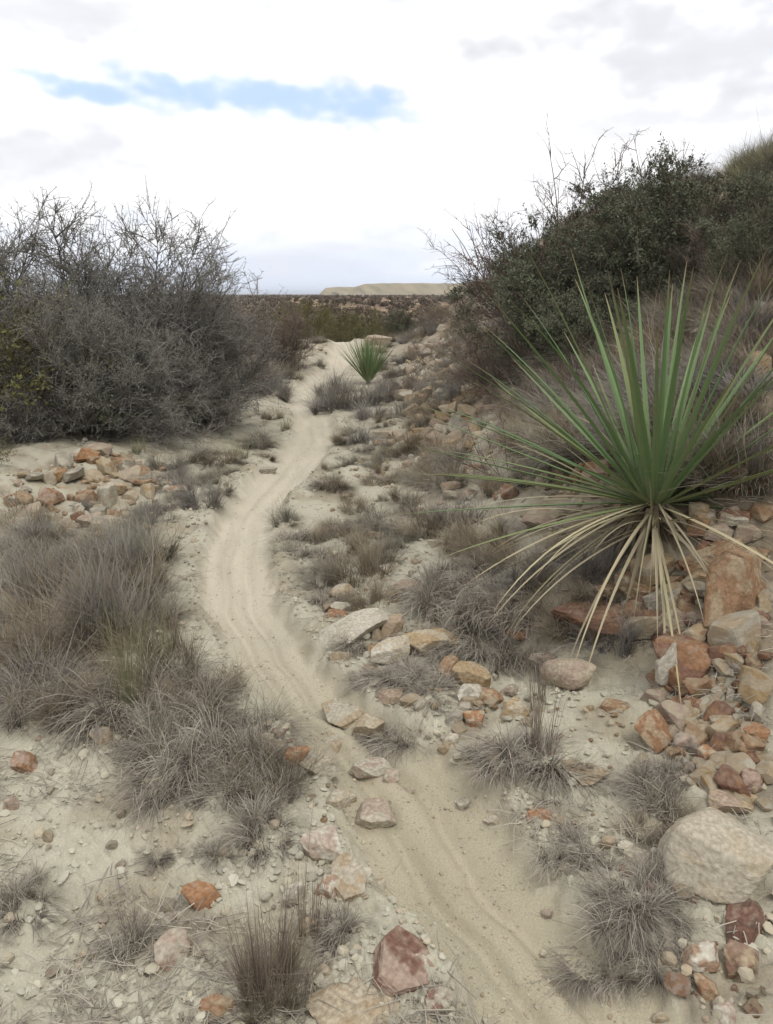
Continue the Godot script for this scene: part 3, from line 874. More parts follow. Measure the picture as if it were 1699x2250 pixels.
	stone(0.958, 2.429, Vector3(0.126, 0.150, 0.076), 0.50, "white", "pale", 0.40, "wedge", "upright pointed white stone below the rust rock face", 0.25, Vector2(0.00, 0.10))
	stone(1.070, 2.681, Vector3(0.154, 0.097, 0.093), 0.40, "cream", "pink", 0.50, "wedge", "pointed pink-cream block in the pile under the yucca", 0.30, Vector2(0.00, 0.00))
	stone(1.232, 2.599, Vector3(0.260, 0.291, 0.182), 0.40, "tan", "rust", 0.30, "block", "tall tan and rust boulder, largest of the pile under the yucca", 0.20, Vector2(-0.15, 0.10))
	stone(1.055, 2.469, Vector3(0.302, 0.142, 0.181), 0.15, "rust", "red", 0.45, "block", "broad rust-brown rock face below the pointed pink-cream block", 0.10, Vector2(0.00, 0.00))
	stone(1.199, 2.455, Vector3(0.126, 0.084, 0.094), 0.80, "cream", "grey", 0.35, "block", "cream block at the foot of the tall tan and rust boulder", 0.20, Vector2(0.00, 0.00))
	stone(1.074, 2.804, Vector3(0.179, 0.086, 0.107), 0.30, "pale", "grey", 0.50, "wedge", "greenish white block below the yucca's hanging dry leaves", 0.20, Vector2(0.00, 0.00))
	stone(0.855, 2.867, Vector3(0.459, 0.088, 0.229), 0.05, "red", "rust", 0.50, "slab", "long shaded red-brown ledge under the yucca's hanging leaves")
	stone(1.024, 2.898, Vector3(0.172, 0.065, 0.129), 0.30, "tan", "rust", 0.40, "slab", "flat tan stone on the ledge under the yucca", 0.10, Vector2(0.00, 0.00))
	stone(0.892, 2.955, Vector3(0.117, 0.054, 0.088), 0.60, "tan", "red", 0.40, "block", "brownish block at the left end of the ledge under the yucca", 0.10, Vector2(0.00, 0.00))
	stone(1.274, 2.858, Vector3(0.280, 0.122, 0.224), 0.45, "tan", "rust", 0.35, "slab", "large slanting tan slab right of the yucca's stem", 0.10, Vector2(-0.30, 0.25))
	stone(1.231, 2.825, Vector3(0.167, 0.071, 0.125), 0.30, "ochre", "cream", 0.40, "block", "ochre block under the large slanting tan slab", 0.10, Vector2(0.00, 0.00))
	stone(1.363, 2.755, Vector3(0.126, 0.111, 0.095), 0.90, "cream", "ochre", 0.40, "block", "cream block right of the tall boulder's top")
	stone(1.379, 2.940, Vector3(0.125, 0.041, 0.094), 0.10, "white", "pale", 0.30, "slab", "white-topped stone at the right edge above the slanting slab", 0.20, Vector2(0.00, 0.00))
	stone(1.388, 2.978, Vector3(0.153, 0.041, 0.115), 0.20, "rust", "red", 0.50, "slab", "flat rust stone just above the white-topped stone at right", 0.10, Vector2(0.00, 0.00))
	stone(1.134, 2.752, Vector3(0.110, 0.098, 0.082), 0.50, "rust", "red", 0.40, "block", "dark rust block between the greenish white block and tall boulder")
	stone(0.849, 2.208, Vector3(0.108, 0.133, 0.054), 0.60, "rust", "tan", 0.45, "slab", "leaning rust and tan slab at the edge of the clearing", 0.25, Vector2(-0.60, 0.35))
	stone(0.790, 2.411, Vector3(0.116, 0.036, 0.087), 0.10, "tan", "rust", 0.50, "slab", "thin rusty tan plate on the slope above the clearing", 0.10, Vector2(0.00, 0.00))
	stone(0.916, 2.142, Vector3(0.078, 0.076, 0.058), 0.30, "pink", "grey", 0.50, "round", "egg-shaped pinkish grey stone right of the leaning slab", 0.10, Vector2(0.00, 0.00))
	stone(0.981, 2.093, Vector3(0.073, 0.041, 0.055), 0.60, "orange", "cream", 0.45, "block", "orange and cream stone right of the pinkish egg-shaped stone", 0.10, Vector2(0.00, 0.00))
	stone(1.011, 2.272, Vector3(0.056, 0.051, 0.042), 0.40, "rust", "red", 0.40, "block", "rust-red block standing in the rubble right of the white pointed stone", 0.10, Vector2(0.00, 0.00))
	stone(1.117, 2.101, Vector3(0.088, 0.059, 0.066), 0.50, "rust", "orange", 0.50, "block", "rust-orange block at the right edge of the rubble", 0.10, Vector2(0.00, 0.00))
	stone(1.038, 1.942, Vector3(0.110, 0.079, 0.083), 0.40, "red", "pink", 0.40, "round", "dark reddish boulder at the right edge above the huge boulder", 0.10, Vector2(0.00, 0.00))
	stone(0.967, 1.886, Vector3(0.149, 0.033, 0.111), 0.10, "tan", "pink", 0.40, "slab", "flat tan slab lying behind the huge cream boulder")
	stone(0.994, 2.019, Vector3(0.066, 0.039, 0.049), 0.20, "cream", "white", 0.30, "round", "whitish cobble left of the dark reddish boulder")
	stone(1.042, 2.093, Vector3(0.064, 0.025, 0.048), 0.20, "white", "cream", 0.30, "round", "white flattened cobble above the dark reddish boulder")
	stone(1.081, 2.306, Vector3(0.063, 0.037, 0.047), 0.70, "cream", "grey", 0.30, "block", "cream block in the rubble below the cream pile stone")
	stone(1.070, 2.401, Vector3(0.059, 0.028, 0.044), 0.20, "pale", "ochre", 0.30, "slab", "yellowish pale chip right of the upright white stone")
	stone(0.985, 4.950, Vector3(0.242, 0.227, 0.170), 0.40, "white", "grey", 0.40, "block", "whitish rock beside the dark forked stem behind the yucca", 0.15, Vector2(0.00, 0.00))
	stone(1.136, 6.058, Vector3(0.120, 0.098, 0.090), 0.40, "white", "cream", 0.30, "block", "small white block above the whitish rock by the forked stem", 0.20, Vector2(0.00, 0.00))
	stone(0.366, 5.733, Vector3(0.181, 0.061, 0.136), 0.20, "cream", "pink", 0.30, "slab", "cream flake on the pale flat between trail and yucca")
	stone(-0.015, 8.117, Vector3(0.304, 0.086, 0.228), 0.10, "pale", "tan", 0.30, "slab", "pale flat rock on the slope above the second trail bend", 0.10, Vector2(0.00, 0.00))
	stone(0.440, 11.864, Vector3(0.276, 0.224, 0.207), 0.50, "cream", "pale", 0.30, "block", "pale upright stone on the far rocky slope", 0.20, Vector2(0.00, 0.00))
	stone(0.463, 3.410, Vector3(0.150, 0.052, 0.112), 0.20, "pale", "grey", 0.30, "slab", "grey stone half hidden behind the grey hair grass")
	stone(-0.225, 19.371, Vector3(0.702, 0.306, 0.527), 0.20, "cream", "pink", 0.40, "block", "pale rock on the crest where the trail disappears", 0.10, Vector2(0.00, 0.00))
	stone(-1.073, 6.812, Vector3(0.197, 0.073, 0.148), 0.20, "grey", "pale", 0.30, "slab", "grey flat stone left of the trail at the thicket's foot")
	stone(-1.795, 4.802, Vector3(0.248, 0.129, 0.186), 0.40, "cream", "grey", 0.40, "round", "big greenish cream stone at the lower edge of the left pile", 0.10, Vector2(0.00, 0.00))
	stone(-1.806, 4.647, Vector3(0.084, 0.051, 0.063), 0.40, "orange", "tan", 0.40, "block", "little orange stone in front of the big greenish cream stone")
	stone(-2.421, 6.267, Vector3(0.166, 0.128, 0.124), 0.30, "orange", "ochre", 0.50, "wedge", "orange pointed stone at the top of the left pile", 0.30, Vector2(0.00, 0.00))
	stone(-2.438, 5.676, Vector3(0.165, 0.100, 0.124), 0.40, "rust", "ochre", 0.50, "block", "rust-brown block left of centre in the left pile", 0.20, Vector2(0.00, 0.00))
	stone(-2.306, 5.190, Vector3(0.199, 0.112, 0.149), 0.70, "rust", "pink", 0.40, "wedge", "reddish block in the lower part of the left pile", 0.20, Vector2(0.00, 0.00))
	stone(-2.528, 5.178, Vector3(0.146, 0.076, 0.109), 0.50, "pale", "grey", 0.30, "block", "pale grey block at the left end of the pile", 0.10, Vector2(0.00, 0.00))
	stone(-2.022, 4.932, Vector3(0.095, 0.093, 0.071), 0.50, "rust", "red", 0.40, "block", "dark rust stone left of the big greenish cream stone", 0.10, Vector2(0.00, 0.00))
	stone(-1.976, 5.567, Vector3(0.163, 0.093, 0.122), 0.20, "cream", "ochre", 0.40, "block", "cream-ochre block on the right side of the left pile", 0.20, Vector2(0.00, 0.00))
	stone(-2.118, 6.416, Vector3(0.146, 0.068, 0.109), 0.20, "cream", "tan", 0.30, "slab", "flat cream stone at the upper right of the left pile", 0.20, Vector2(0.00, 0.00))
	stone(-1.597, 5.736, Vector3(0.204, 0.073, 0.153), 0.20, "cream", "orange", 0.40, "slab", "cream and orange flake between the pile and the trailside grass")
	stone(-1.310, 4.394, Vector3(0.063, 0.031, 0.047), 0.20, "cream", "white", 0.20, "round", "bright cream pebble on top of the trailside grass", 0.60, Vector2(0.00, 0.00))
	
	# ---- rubble, stone by stone
	rubble([Vector2(-2.32, 4.60), Vector2(-2.67, 5.39), Vector2(-2.60, 6.10), Vector2(-2.60, 6.69), Vector2(-2.08, 6.68), Vector2(-1.70, 5.67), Vector2(-1.77, 4.98), Vector2(-1.82, 4.60)], 80, 0.080, 0.250, [["cream", "tan"], ["tan", "rust"], ["ochre", "cream"], ["pink", "cream"], ["rust", "tan"], ["cream", "white"], ["pale", "grey"]], "cream to orange broken stone in the pile left of the trail", "broken stones of the left pile", 3)
	rubble([Vector2(0.88, 1.99), Vector2(0.93, 2.42), Vector2(1.03, 2.43), Vector2(1.26, 2.37), Vector2(1.08, 1.92), Vector2(1.01, 1.92)], 80, 0.022, 0.085, [["cream", "tan"], ["rust", "orange"], ["pink", "grey"], ["tan", "cream"], ["red", "rust"], ["white", "cream"], ["grey", "pale"]], "", "", 4)
	rubble([Vector2(0.12, 7.80), Vector2(0.44, 11.54), Vector2(1.08, 12.29), Vector2(1.11, 8.40), Vector2(0.82, 6.67), Vector2(0.48, 7.01)], 60, 0.060, 0.260, [["cream", "pink"], ["pink", "tan"], ["tan", "ochre"], ["rust", "pink"], ["pale", "cream"]], "pale pinkish stone on the far rocky slope right of the trail", "stones of the far rocky slope", 5)
	rubble([Vector2(0.43, 16.31), Vector2(1.69, 17.78), Vector2(2.10, 17.86), Vector2(1.81, 13.95), Vector2(1.06, 14.54)], 45, 0.150, 0.600, [["pink", "pale"], ["pale", "white"], ["pink", "cream"]], "pale block of the outcrop running down the far bank", "blocks of the far outcrop", 6)
	rubble([Vector2(0.88, 3.43), Vector2(0.71, 4.39), Vector2(1.33, 6.52), Vector2(1.81, 5.30), Vector2(2.35, 5.11), Vector2(1.44, 2.84), Vector2(1.15, 3.00)], 75, 0.040, 0.170, [["cream", "tan"], ["pale", "grey"], ["tan", "rust"], ["pink", "cream"], ["grey", "tan"]], "", "", 7)
	rubble([Vector2(-0.34, 4.03), Vector2(-0.44, 7.78), Vector2(-0.18, 8.53), Vector2(0.59, 6.72), Vector2(0.40, 3.84), Vector2(0.15, 3.64)], 60, 0.030, 0.130, [["cream", "pale"], ["tan", "pink"], ["pale", "white"], ["rust", "tan"]], "", "", 8)
	rubble([Vector2(-0.12, 2.36), Vector2(0.29, 2.70), Vector2(0.78, 2.54), Vector2(0.84, 2.22), Vector2(0.70, 1.76), Vector2(0.48, 1.87), Vector2(0.31, 2.09), Vector2(0.10, 2.24)], 60, 0.014, 0.050, [["cream", "tan"], ["tan", "rust"], ["ochre", "cream"], ["pink", "cream"], ["rust", "tan"], ["cream", "white"], ["pale", "grey"]], "", "", 9)
	rubble([Vector2(-0.32, 2.49), Vector2(-0.45, 2.43), Vector2(-0.31, 2.11), Vector2(-0.18, 1.92), Vector2(-0.07, 1.97), Vector2(-0.14, 2.20)], 26, 0.012, 0.040, [["cream", "tan"], ["tan", "rust"], ["ochre", "cream"], ["pink", "cream"], ["rust", "tan"], ["cream", "white"], ["pale", "grey"]], "", "", 10)
	rubble([Vector2(-0.81, 1.34), Vector2(-1.30, 2.39), Vector2(-0.73, 1.98), Vector2(-0.31, 1.90), Vector2(-0.16, 1.72), Vector2(-0.24, 1.34)], 30, 0.014, 0.050, [["pale", "cream"], ["pink", "pale"], ["tan", "pale"]], "", "", 11)
	rubble([Vector2(0.62, 1.69), Vector2(0.95, 1.64), Vector2(0.81, 1.31), Vector2(0.58, 1.31), Vector2(0.48, 1.62)], 32, 0.014, 0.060, [["cream", "tan"], ["pink", "rust"], ["tan", "pale"], ["red", "tan"]], "", "", 12)
	rubble([Vector2(0.84, 2.97), Vector2(1.08, 3.07), Vector2(1.44, 2.88), Vector2(1.26, 2.39), Vector2(1.05, 2.49)], 64, 0.060, 0.200, [["tan", "rust"], ["rust", "red"], ["cream", "ochre"], ["pale", "tan"]], "tan or rust stone wedged in the pile under the yucca", "stones wedged under the yucca", 13)
	rubble([Vector2(-1.87, 18.31), Vector2(-1.55, 19.78), Vector2(0.06, 19.26), Vector2(0.25, 16.97), Vector2(-0.52, 16.07)], 24, 0.050, 0.200, [["pink", "cream"], ["cream", "pale"]], "", "", 14)
	rubble([Vector2(0.22, 8.26), Vector2(1.06, 14.54), Vector2(1.81, 13.95), Vector2(2.80, 6.16), Vector2(1.44, 2.84), Vector2(1.17, 3.11), Vector2(0.40, 3.84)], 620, 0.040, 0.220, [["cream", "pink"], ["pink", "tan"], ["tan", "ochre"], ["rust", "pink"], ["pale", "cream"], ["grey", "pale"]], "", "", 31)
	rubble([Vector2(-0.32, 2.49), Vector2(-0.34, 4.03), Vector2(-0.31, 6.86), Vector2(0.67, 6.73), Vector2(0.47, 3.45), Vector2(0.12, 2.73), Vector2(-0.12, 2.36)], 170, 0.015, 0.070, [["cream", "pink"], ["pink", "tan"], ["tan", "ochre"], ["rust", "pink"], ["pale", "cream"], ["grey", "pale"]], "", "", 32)
	rubble([Vector2(-2.24, 4.42), Vector2(-2.75, 5.58), Vector2(-2.69, 6.32), Vector2(-2.63, 6.77), Vector2(-2.06, 6.90), Vector2(-1.46, 5.48), Vector2(-1.54, 4.61)], 170, 0.025, 0.090, [["cream", "tan"], ["tan", "rust"], ["ochre", "cream"], ["pink", "cream"], ["rust", "tan"], ["cream", "white"], ["pale", "grey"]], "", "", 33)
	rubble([Vector2(-2.24, 4.42), Vector2(-1.51, 4.52), Vector2(-1.32, 5.14), Vector2(-1.68, 6.84), Vector2(-1.19, 7.17), Vector2(-1.17, 5.37), Vector2(-0.95, 3.62), Vector2(-1.18, 3.69)], 80, 0.015, 0.050, [["pale", "cream"], ["tan", "pale"]], "", "", 34)
	rubble([Vector2(0.92, 2.47), Vector2(1.23, 3.08), Vector2(1.48, 2.94), Vector2(1.04, 1.84), Vector2(0.85, 1.92)], 190, 0.030, 0.140, [["tan", "rust"], ["cream", "ochre"], ["rust", "red"], ["pink", "cream"], ["pale", "tan"], ["ochre", "cream"]], "", "", 35)
	rubble([Vector2(0.07, 7.58), Vector2(0.32, 16.50), Vector2(1.63, 17.13), Vector2(1.39, 9.70), Vector2(0.85, 6.57)], 170, 0.080, 0.340, [["cream", "pink"], ["pale", "white"], ["pink", "cream"], ["tan", "cream"], ["pale", "grey"], ["cream", "ochre"]], "", "", 36)
	rubble([Vector2(-0.29, 3.15), Vector2(-0.08, 3.36), Vector2(0.42, 2.86), Vector2(0.51, 2.41), Vector2(0.25, 2.23), Vector2(-0.12, 2.42), Vector2(-0.26, 2.75)], 70, 0.020, 0.090, [["cream", "white"], ["tan", "cream"], ["white", "cream"], ["ochre", "cream"], ["pale", "white"], ["cream", "tan"]], "", "", 37)
	
	# ---- the two yuccas
	yucca(1.12, 3.16, 1.12, "large green yucca with spread stiff leaves and hanging dry leaves on the bank", 4, 90, 132, -0.12, 0.17, Vector2(-0.03, 0.0))
	yucca(-0.31, 13.23, 0.8, "small upright green yucca beside the far bend of the trail", 9, 110, 6, 0.78, 0.08)
	
	# ---- shrubs
	bush("thorn_bush", "thorn", -2.55, 8.20, 1.55, 0.80, 40, 1, "tall thorny grey bush in the middle of the left thicket", "bush", "", Vector2(0.10, 0.00), 0.55)
	bush("thorn_bush", "thorn", -2.60, 7.70, 1.25, 1.15, 40, 2, "low dark thorny bush at the trail end of the left thicket", "bush", "", Vector2(0.00, 0.00), 0.55)
	bush("thorn_bush", "thorn", -2.75, 9.20, 1.50, 0.85, 40, 3, "leaning thorny bush whose long sprays reach towards the trail", "bush", "", Vector2(0.35, 0.00), 0.55)
	bush("thorn_bush", "thorn", -3.30, 7.40, 1.50, 1.20, 40, 4, "dark thorny bush above the left pile of stones", "bush", "", Vector2(0.00, 0.00), 0.55)
	bush("thorn_bush", "thorn", -3.70, 8.60, 1.60, 0.85, 34, 5, "thorny grey bush near the left edge of the thicket", "bush", "", Vector2(0.00, 0.00), 0.55)
	bush("thorn_bush", "thorn", -2.75, 7.20, 1.20, 1.35, 34, 6, "lowest tangled thorny bush at the foot of the thicket", "bush", "", Vector2(0.00, 0.00), 0.55)
	bush("thorn_bush", "thorn", -4.40, 8.20, 2.10, 0.50, 20, 7, "bare upright thorny bush cut by the left edge of the photo", "bush", "", Vector2(0.00, 0.00), 0.55)
	bush("thorn_bush", "thorn", -3.20, 9.80, 1.40, 1.10, 34, 8, "thorny bush at the back of the left thicket", "bush", "", Vector2(0.00, 0.00), 0.55)
	bush("dark_shrub", "leafy", -2.60, 7.70, 0.95, 1.20, 26, 70, "dark green undergrowth inside the trail end of the thicket", "shrub", "", Vector2(0.00, 0.00), 0.55)
	bush("dark_shrub", "leafy", -3.40, 7.80, 1.10, 1.20, 26, 71, "dark green undergrowth inside the middle of the thicket", "shrub", "", Vector2(0.00, 0.00), 0.55)
	bush("dark_shrub", "leafy", -4.20, 7.80, 1.10, 1.10, 26, 72, "dark green undergrowth at the left end of the thicket", "shrub", "", Vector2(0.00, 0.00), 0.55)
	bush("green_shrub", "creosote", -3.80, 6.90, 1.70, 0.95, 26, 9, "olive green shrub at the left edge before the thicket", "shrub", "", Vector2(0.00, 0.00), 0.55)
	bush("green_shrub", "creosote", -3.25, 5.60, 0.70, 1.10, 18, 10, "small olive green shrub left of the stone pile", "shrub", "", Vector2(0.00, 0.00), 0.55)
	bush("brown_bush", "brown", -1.98, 15.57, 1.25, 0.75, 34, 11, "reddish brown bush behind the thicket beside the trail's far bend", "bush", "", Vector2(0.00, 0.00), 0.55)
	bush("brown_bush", "brown", -3.60, 14.80, 1.70, 1.10, 28, 12, "wide brown bush behind the left thicket", "bush", "", Vector2(0.00, 0.00), 0.55)
	bush("grey_bush", "brown", -2.10, 11.60, 0.70, 1.20, 22, 13, "low grey bush where the trail bends behind the thicket", "bush", "", Vector2(0.00, 0.00), 0.55)
	bush("green_shrub", "creosote", -2.58, 30.00, 1.75, 1.00, 18, 20, "olive green shrub in the row beyond the crest of the trail", "shrub", "shrubs beyond the crest", Vector2(0.00, 0.00), 0.55)
	bush("green_shrub", "creosote", -1.96, 33.00, 1.90, 1.00, 18, 21, "olive green shrub in the row beyond the crest of the trail", "shrub", "shrubs beyond the crest", Vector2(0.00, 0.00), 0.55)
	bush("green_shrub", "creosote", -1.01, 31.00, 1.60, 1.00, 18, 22, "olive green shrub in the row beyond the crest of the trail", "shrub", "shrubs beyond the crest", Vector2(0.00, 0.00), 0.55)
	bush("green_shrub", "creosote", -2.80, 27.00, 1.50, 1.00, 18, 23, "olive green shrub in the row beyond the crest of the trail", "shrub", "shrubs beyond the crest", Vector2(0.00, 0.00), 0.55)
	bush("green_shrub", "creosote", -0.60, 34.00, 1.70, 1.00, 18, 24, "olive green shrub in the row beyond the crest of the trail", "shrub", "shrubs beyond the crest", Vector2(0.00, 0.00), 0.55)
	bush("green_shrub", "creosote", -3.83, 30.00, 1.70, 1.00, 18, 25, "olive green shrub in the row beyond the crest of the trail", "shrub", "shrubs beyond the crest", Vector2(0.00, 0.00), 0.55)
	bush("brown_bush", "brown", -5.52, 38.00, 1.60, 1.10, 14, 30, "reddish brown bush on the flat beyond the crest", "bush", "brown bushes beyond the crest", Vector2(0.00, 0.00), 0.55)
	bush("brown_bush", "brown", -4.61, 42.00, 1.70, 1.10, 14, 31, "reddish brown bush on the flat beyond the crest", "bush", "brown bushes beyond the crest", Vector2(0.00, 0.00), 0.55)
	bush("brown_bush", "brown", -5.55, 34.00, 1.70, 1.10, 14, 32, "reddish brown bush on the flat beyond the crest", "bush", "brown bushes beyond the crest", Vector2(0.00, 0.00), 0.55)
	bush("brown_bush", "brown", 0.11, 36.00, 1.30, 1.10, 14, 33, "reddish brown bush on the flat beyond the crest", "bush", "brown bushes beyond the crest", Vector2(0.00, 0.00), 0.55)
	bush("brown_bush", "brown", 0.80, 30.00, 1.20, 1.10, 14, 34, "reddish brown bush on the flat beyond the crest", "bush", "brown bushes beyond the crest", Vector2(0.00, 0.00), 0.55)
	bush("brown_bush", "brown", -3.27, 48.00, 1.60, 1.10, 14, 35, "reddish brown bush on the flat beyond the crest", "bush", "brown bushes beyond the crest", Vector2(0.00, 0.00), 0.55)
	bush("brown_bush", "brown", -7.47, 40.00, 1.90, 1.10, 14, 36, "reddish brown bush on the flat beyond the crest", "bush", "brown bushes beyond the crest", Vector2(0.00, 0.00), 0.55)
	bush("bare_bush", "bare", 2.00, 14.50, 1.90, 0.75, 22, 40, "bare twiggy bush standing on the skyline of the far bank", "bush", "", Vector2(-0.20, 0.00), 0.55)
	bush("bare_bush", "bare", 2.90, 13.50, 1.70, 0.80, 18, 41, "second bare bush, just right of the skyline bush", "bush", "", Vector2(0.00, 0.00), 0.55)
	bush("grey_shrub", "brown", 1.50, 16.00, 0.90, 1.20, 18, 42, "low grey shrub on the far bank below the skyline bush", "shrub", "", Vector2(0.00, 0.00), 0.55)
	bush("grey_shrub", "brown", 0.75, 14.20, 0.60, 1.30, 14, 43, "low grey-brown shrub right of the small yucca", "shrub", "", Vector2(0.00, 0.00), 0.55)
	bush("tall_shrub", "leafy", 1.75, 8.50, 1.25, 0.80, 40, 50, "dark green shrub at the trail end of the right bank's thicket", "shrub", "", Vector2(0.00, 0.00), 0.55)
	bush("tall_shrub", "leafy", 2.50, 8.30, 1.25, 0.75, 40, 51, "tall dark shrub in the middle of the right bank's thicket", "shrub", "", Vector2(0.00, 0.00), 0.55)
	bush("tall_shrub", "leafy", 3.10, 8.30, 0.68, 0.75, 40, 52, "dense dark green shrub near the crest of the right bank", "shrub", "", Vector2(0.00, 0.00), 0.55)
	bush("tall_shrub", "leafy", 1.55, 7.00, 1.05, 1.05, 36, 54, "low dark spreading shrub behind the yucca's left leaves", "shrub", "", Vector2(0.00, 0.00), 0.55)
	bush("tall_shrub", "leafy", 2.20, 6.80, 1.15, 1.00, 36, 55, "dark spreading shrub behind the yucca's upright leaves", "shrub", "", Vector2(0.00, 0.00), 0.55)
	bush("tall_shrub", "leafy", 2.75, 6.90, 0.62, 1.05, 34, 56, "dark shrub behind the yucca's right-hand upright leaves", "shrub", "", Vector2(0.00, 0.00), 0.55)
	bush("tall_shrub", "leafy", 3.20, 7.20, 0.40, 1.15, 26, 49, "dull green shrub at the right edge above the yucca", "shrub", "", Vector2(0.00, 0.00), 0.55)
	bush("bare_bush", "bare", 1.50, 7.90, 1.75, 0.42, 16, 57, "bare dark stems rising out of the right bank's shrubs", "bush", "", Vector2(-0.20, 0.00), 0.55)
	bush("bare_bush", "bare", 1.95, 8.10, 1.75, 0.35, 12, 58, "tallest bare stems above the right bank's shrubs", "bush", "", Vector2(0.00, 0.00), 0.55)
	bush("bare_bush", "bare", 2.75, 8.40, 1.45, 0.40, 12, 59, "bare stems above the shrubs near the crest", "bush", "", Vector2(-0.10, 0.00), 0.55)
	bush("brown_bush", "brown", 1.15, 7.60, 0.85, 1.20, 30, 60, "brown brushy bush left of the dark spreading shrub", "bush", "", Vector2(0.00, 0.00), 0.55)
	bush("brown_bush", "brown", 2.50, 6.20, 0.70, 1.30, 24, 61, "low brown bush on the bank just behind the yucca", "bush", "", Vector2(0.00, 0.00), 0.55)
	bush("brown_bush", "brown", 1.20, 5.90, 0.55, 1.35, 22, 62, "low dark brown bush by the whitish rock", "bush", "", Vector2(0.00, 0.00), 0.55)
	bush("forked_stem", "bare", 1.32, 5.30, 0.75, 0.50, 5, 63, "dark forked stem in front of the whitish rock", "stem", "", Vector2(0.00, 0.00), 0.55)
	bush("bare_bush", "bare", 0.75, 4.90, 0.60, 1.30, 12, 64, "sprawling bare twigs left of the big yucca", "bush", "", Vector2(-0.30, 0.00), 0.55)
	bush("grey_shrub", "brown", 4.40, 7.60, 0.80, 1.30, 18, 65, "grey shrub at the right edge below the crest", "shrub", "", Vector2(0.00, 0.00), 0.55)
	bush("grey_shrub", "brown", 1.25, 10.20, 0.70, 1.30, 20, 66, "grey shrub beside the far rocky slope", "shrub", "", Vector2(0.00, 0.00), 0.55)
	bush("grey_shrub", "brown", 0.35, 11.20, 0.50, 1.30, 16, 67, "low grey shrub below the far rocky slope", "shrub", "", Vector2(0.00, 0.00), 0.55)
	bush("grey_shrub", "brown", 3.60, 6.50, 0.55, 1.20, 24, 81, "grey-brown shrub at the right edge behind the yucca's right leaves", "shrub", "", Vector2(0.00, 0.00), 0.55)
	bush("brown_bush", "brown", 2.20, 12.00, 0.90, 1.10, 26, 82, "brown bush on the far bank behind the dark shrubs", "bush", "", Vector2(0.00, 0.00), 0.55)
	bush("brown_bush", "brown", 2.60, 16.50, 1.00, 1.10, 24, 83, "brown bush high on the end of the far bank", "bush", "", Vector2(0.00, 0.00), 0.55)
	bush("grey_shrub", "brown", 1.10, 18.50, 0.70, 1.20, 20, 84, "grey shrub at the foot of the far bank's end", "shrub", "", Vector2(0.00, 0.00), 0.55)
	bush("dark_shrub", "leafy", 0.35, 20.50, 0.80, 1.20, 22, 85, "dark green shrub on the crest right of the trail", "shrub", "", Vector2(0.00, 0.00), 0.55)
	bush("thorn_bush", "thorn", -1.95, 8.50, 1.15, 1.10, 30, 94, "low thorny bush at the trailside end of the thicket", "bush", "", Vector2(0.00, 0.00), 0.55)
	bush("dark_shrub", "leafy", 2.45, 5.30, 0.50, 1.20, 26, 95, "dark olive shrub on the bank by the yucca's right leaves", "shrub", "", Vector2(0.00, 0.00), 0.55)
	bush("dark_shrub", "leafy", 3.10, 6.30, 0.60, 1.20, 28, 96, "dark olive shrub at the right edge above the yucca", "shrub", "", Vector2(0.00, 0.00), 0.55)
	bush("tall_shrub", "leafy", 2.55, 6.10, 0.75, 1.15, 30, 91, "dark shrub low on the bank behind the yucca's centre", "shrub", "", Vector2(0.00, 0.00), 0.55)
	bush("tall_shrub", "leafy", 1.75, 6.20, 0.70, 1.20, 30, 92, "dark low shrub above the whitish rock by the forked stem", "shrub", "", Vector2(0.00, 0.00), 0.55)
	bush("brown_bush", "brown", 3.00, 5.70, 0.50, 1.25, 24, 93, "brown low bush on the bank right of the yucca's centre", "bush", "", Vector2(0.00, 0.00), 0.55)
	bush("thorn_bush", "thorn", -2.75, 8.60, 2.10, 0.30, 9, 86, "tallest thorny spray in the middle of the thicket's top", "bush", "", Vector2(0.12, 0.00), 0.55)
	bush("thorn_bush", "thorn", -3.30, 8.80, 2.20, 0.30, 9, 87, "tall thorny spray left of the tallest spray", "bush", "", Vector2(-0.05, 0.00), 0.55)
	bush("thorn_bush", "thorn", -2.35, 8.70, 1.85, 0.30, 9, 88, "tall thorny spray on the trail side of the thicket's top", "bush", "", Vector2(0.30, 0.00), 0.55)
	bush("thorn_bush", "thorn", -2.45, 9.00, 1.70, 0.50, 10, 89, "outermost thorny spray pointing at the trail from the thicket", "bush", "", Vector2(0.50, 0.00), 0.55)
	bush("thorn_bush", "thorn", -3.75, 8.90, 2.10, 0.40, 8, 90, "tall thorny spray above the olive green shrub", "bush", "", Vector2(0.00, 0.00), 0.55)
	bush("bare_bush", "bare", 5.60, 10.20, 1.10, 0.30, 5, 68, "few bare stems on the crest at the right edge", "bush", "", Vector2(0.00, 0.00), 0.55)
	
	# ---- grass, clump by clump
	tuft("hair", -0.602, 1.506, 0.198, 0.149, "drooping grey tuft in the left foreground beside the pinkish wedge stone")
	tuft("stalk", -0.602, 1.516, 0.241, 0.073, "few upright stalks growing out of the drooping foreground tuft", "", "grass_stalks", "grass")
	tuft("stalk", -0.276, 1.340, 0.300, 0.162, "lower dark stalks left of the tallest foreground stalks", "", "grass_stalks", "grass")
	tuft("brush", -0.247, 1.351, 0.249, 0.186, "thick dark heart of the tall foreground tuft")
	tuft("stalk", -0.248, 1.356, 0.419, 0.192, "tall dark tuft of upright stalks at the bottom of the photo", "", "grass_stalks", "grass")
	tuft("brush", -0.235, 1.335, 0.162, 0.152, "dark brown base tuft under the tall stalks at the bottom")
	tuft("stalk", -0.177, 1.524, 0.319, 0.137, "second tall stalk tuft, behind the tall dark one", "", "grass_stalks", "grass")
	tuft("hair", -0.111, 1.536, 0.147, 0.134, "dark drooping tuft right of the tall stalks")
	tuft("hair", -0.921, 1.624, 0.154, 0.177, "grey tuft cut by the left edge in the foreground")
	tuft("hair", -0.345, 1.865, 0.203, 0.198, "drooping grey tuft left of the white and pink stone")
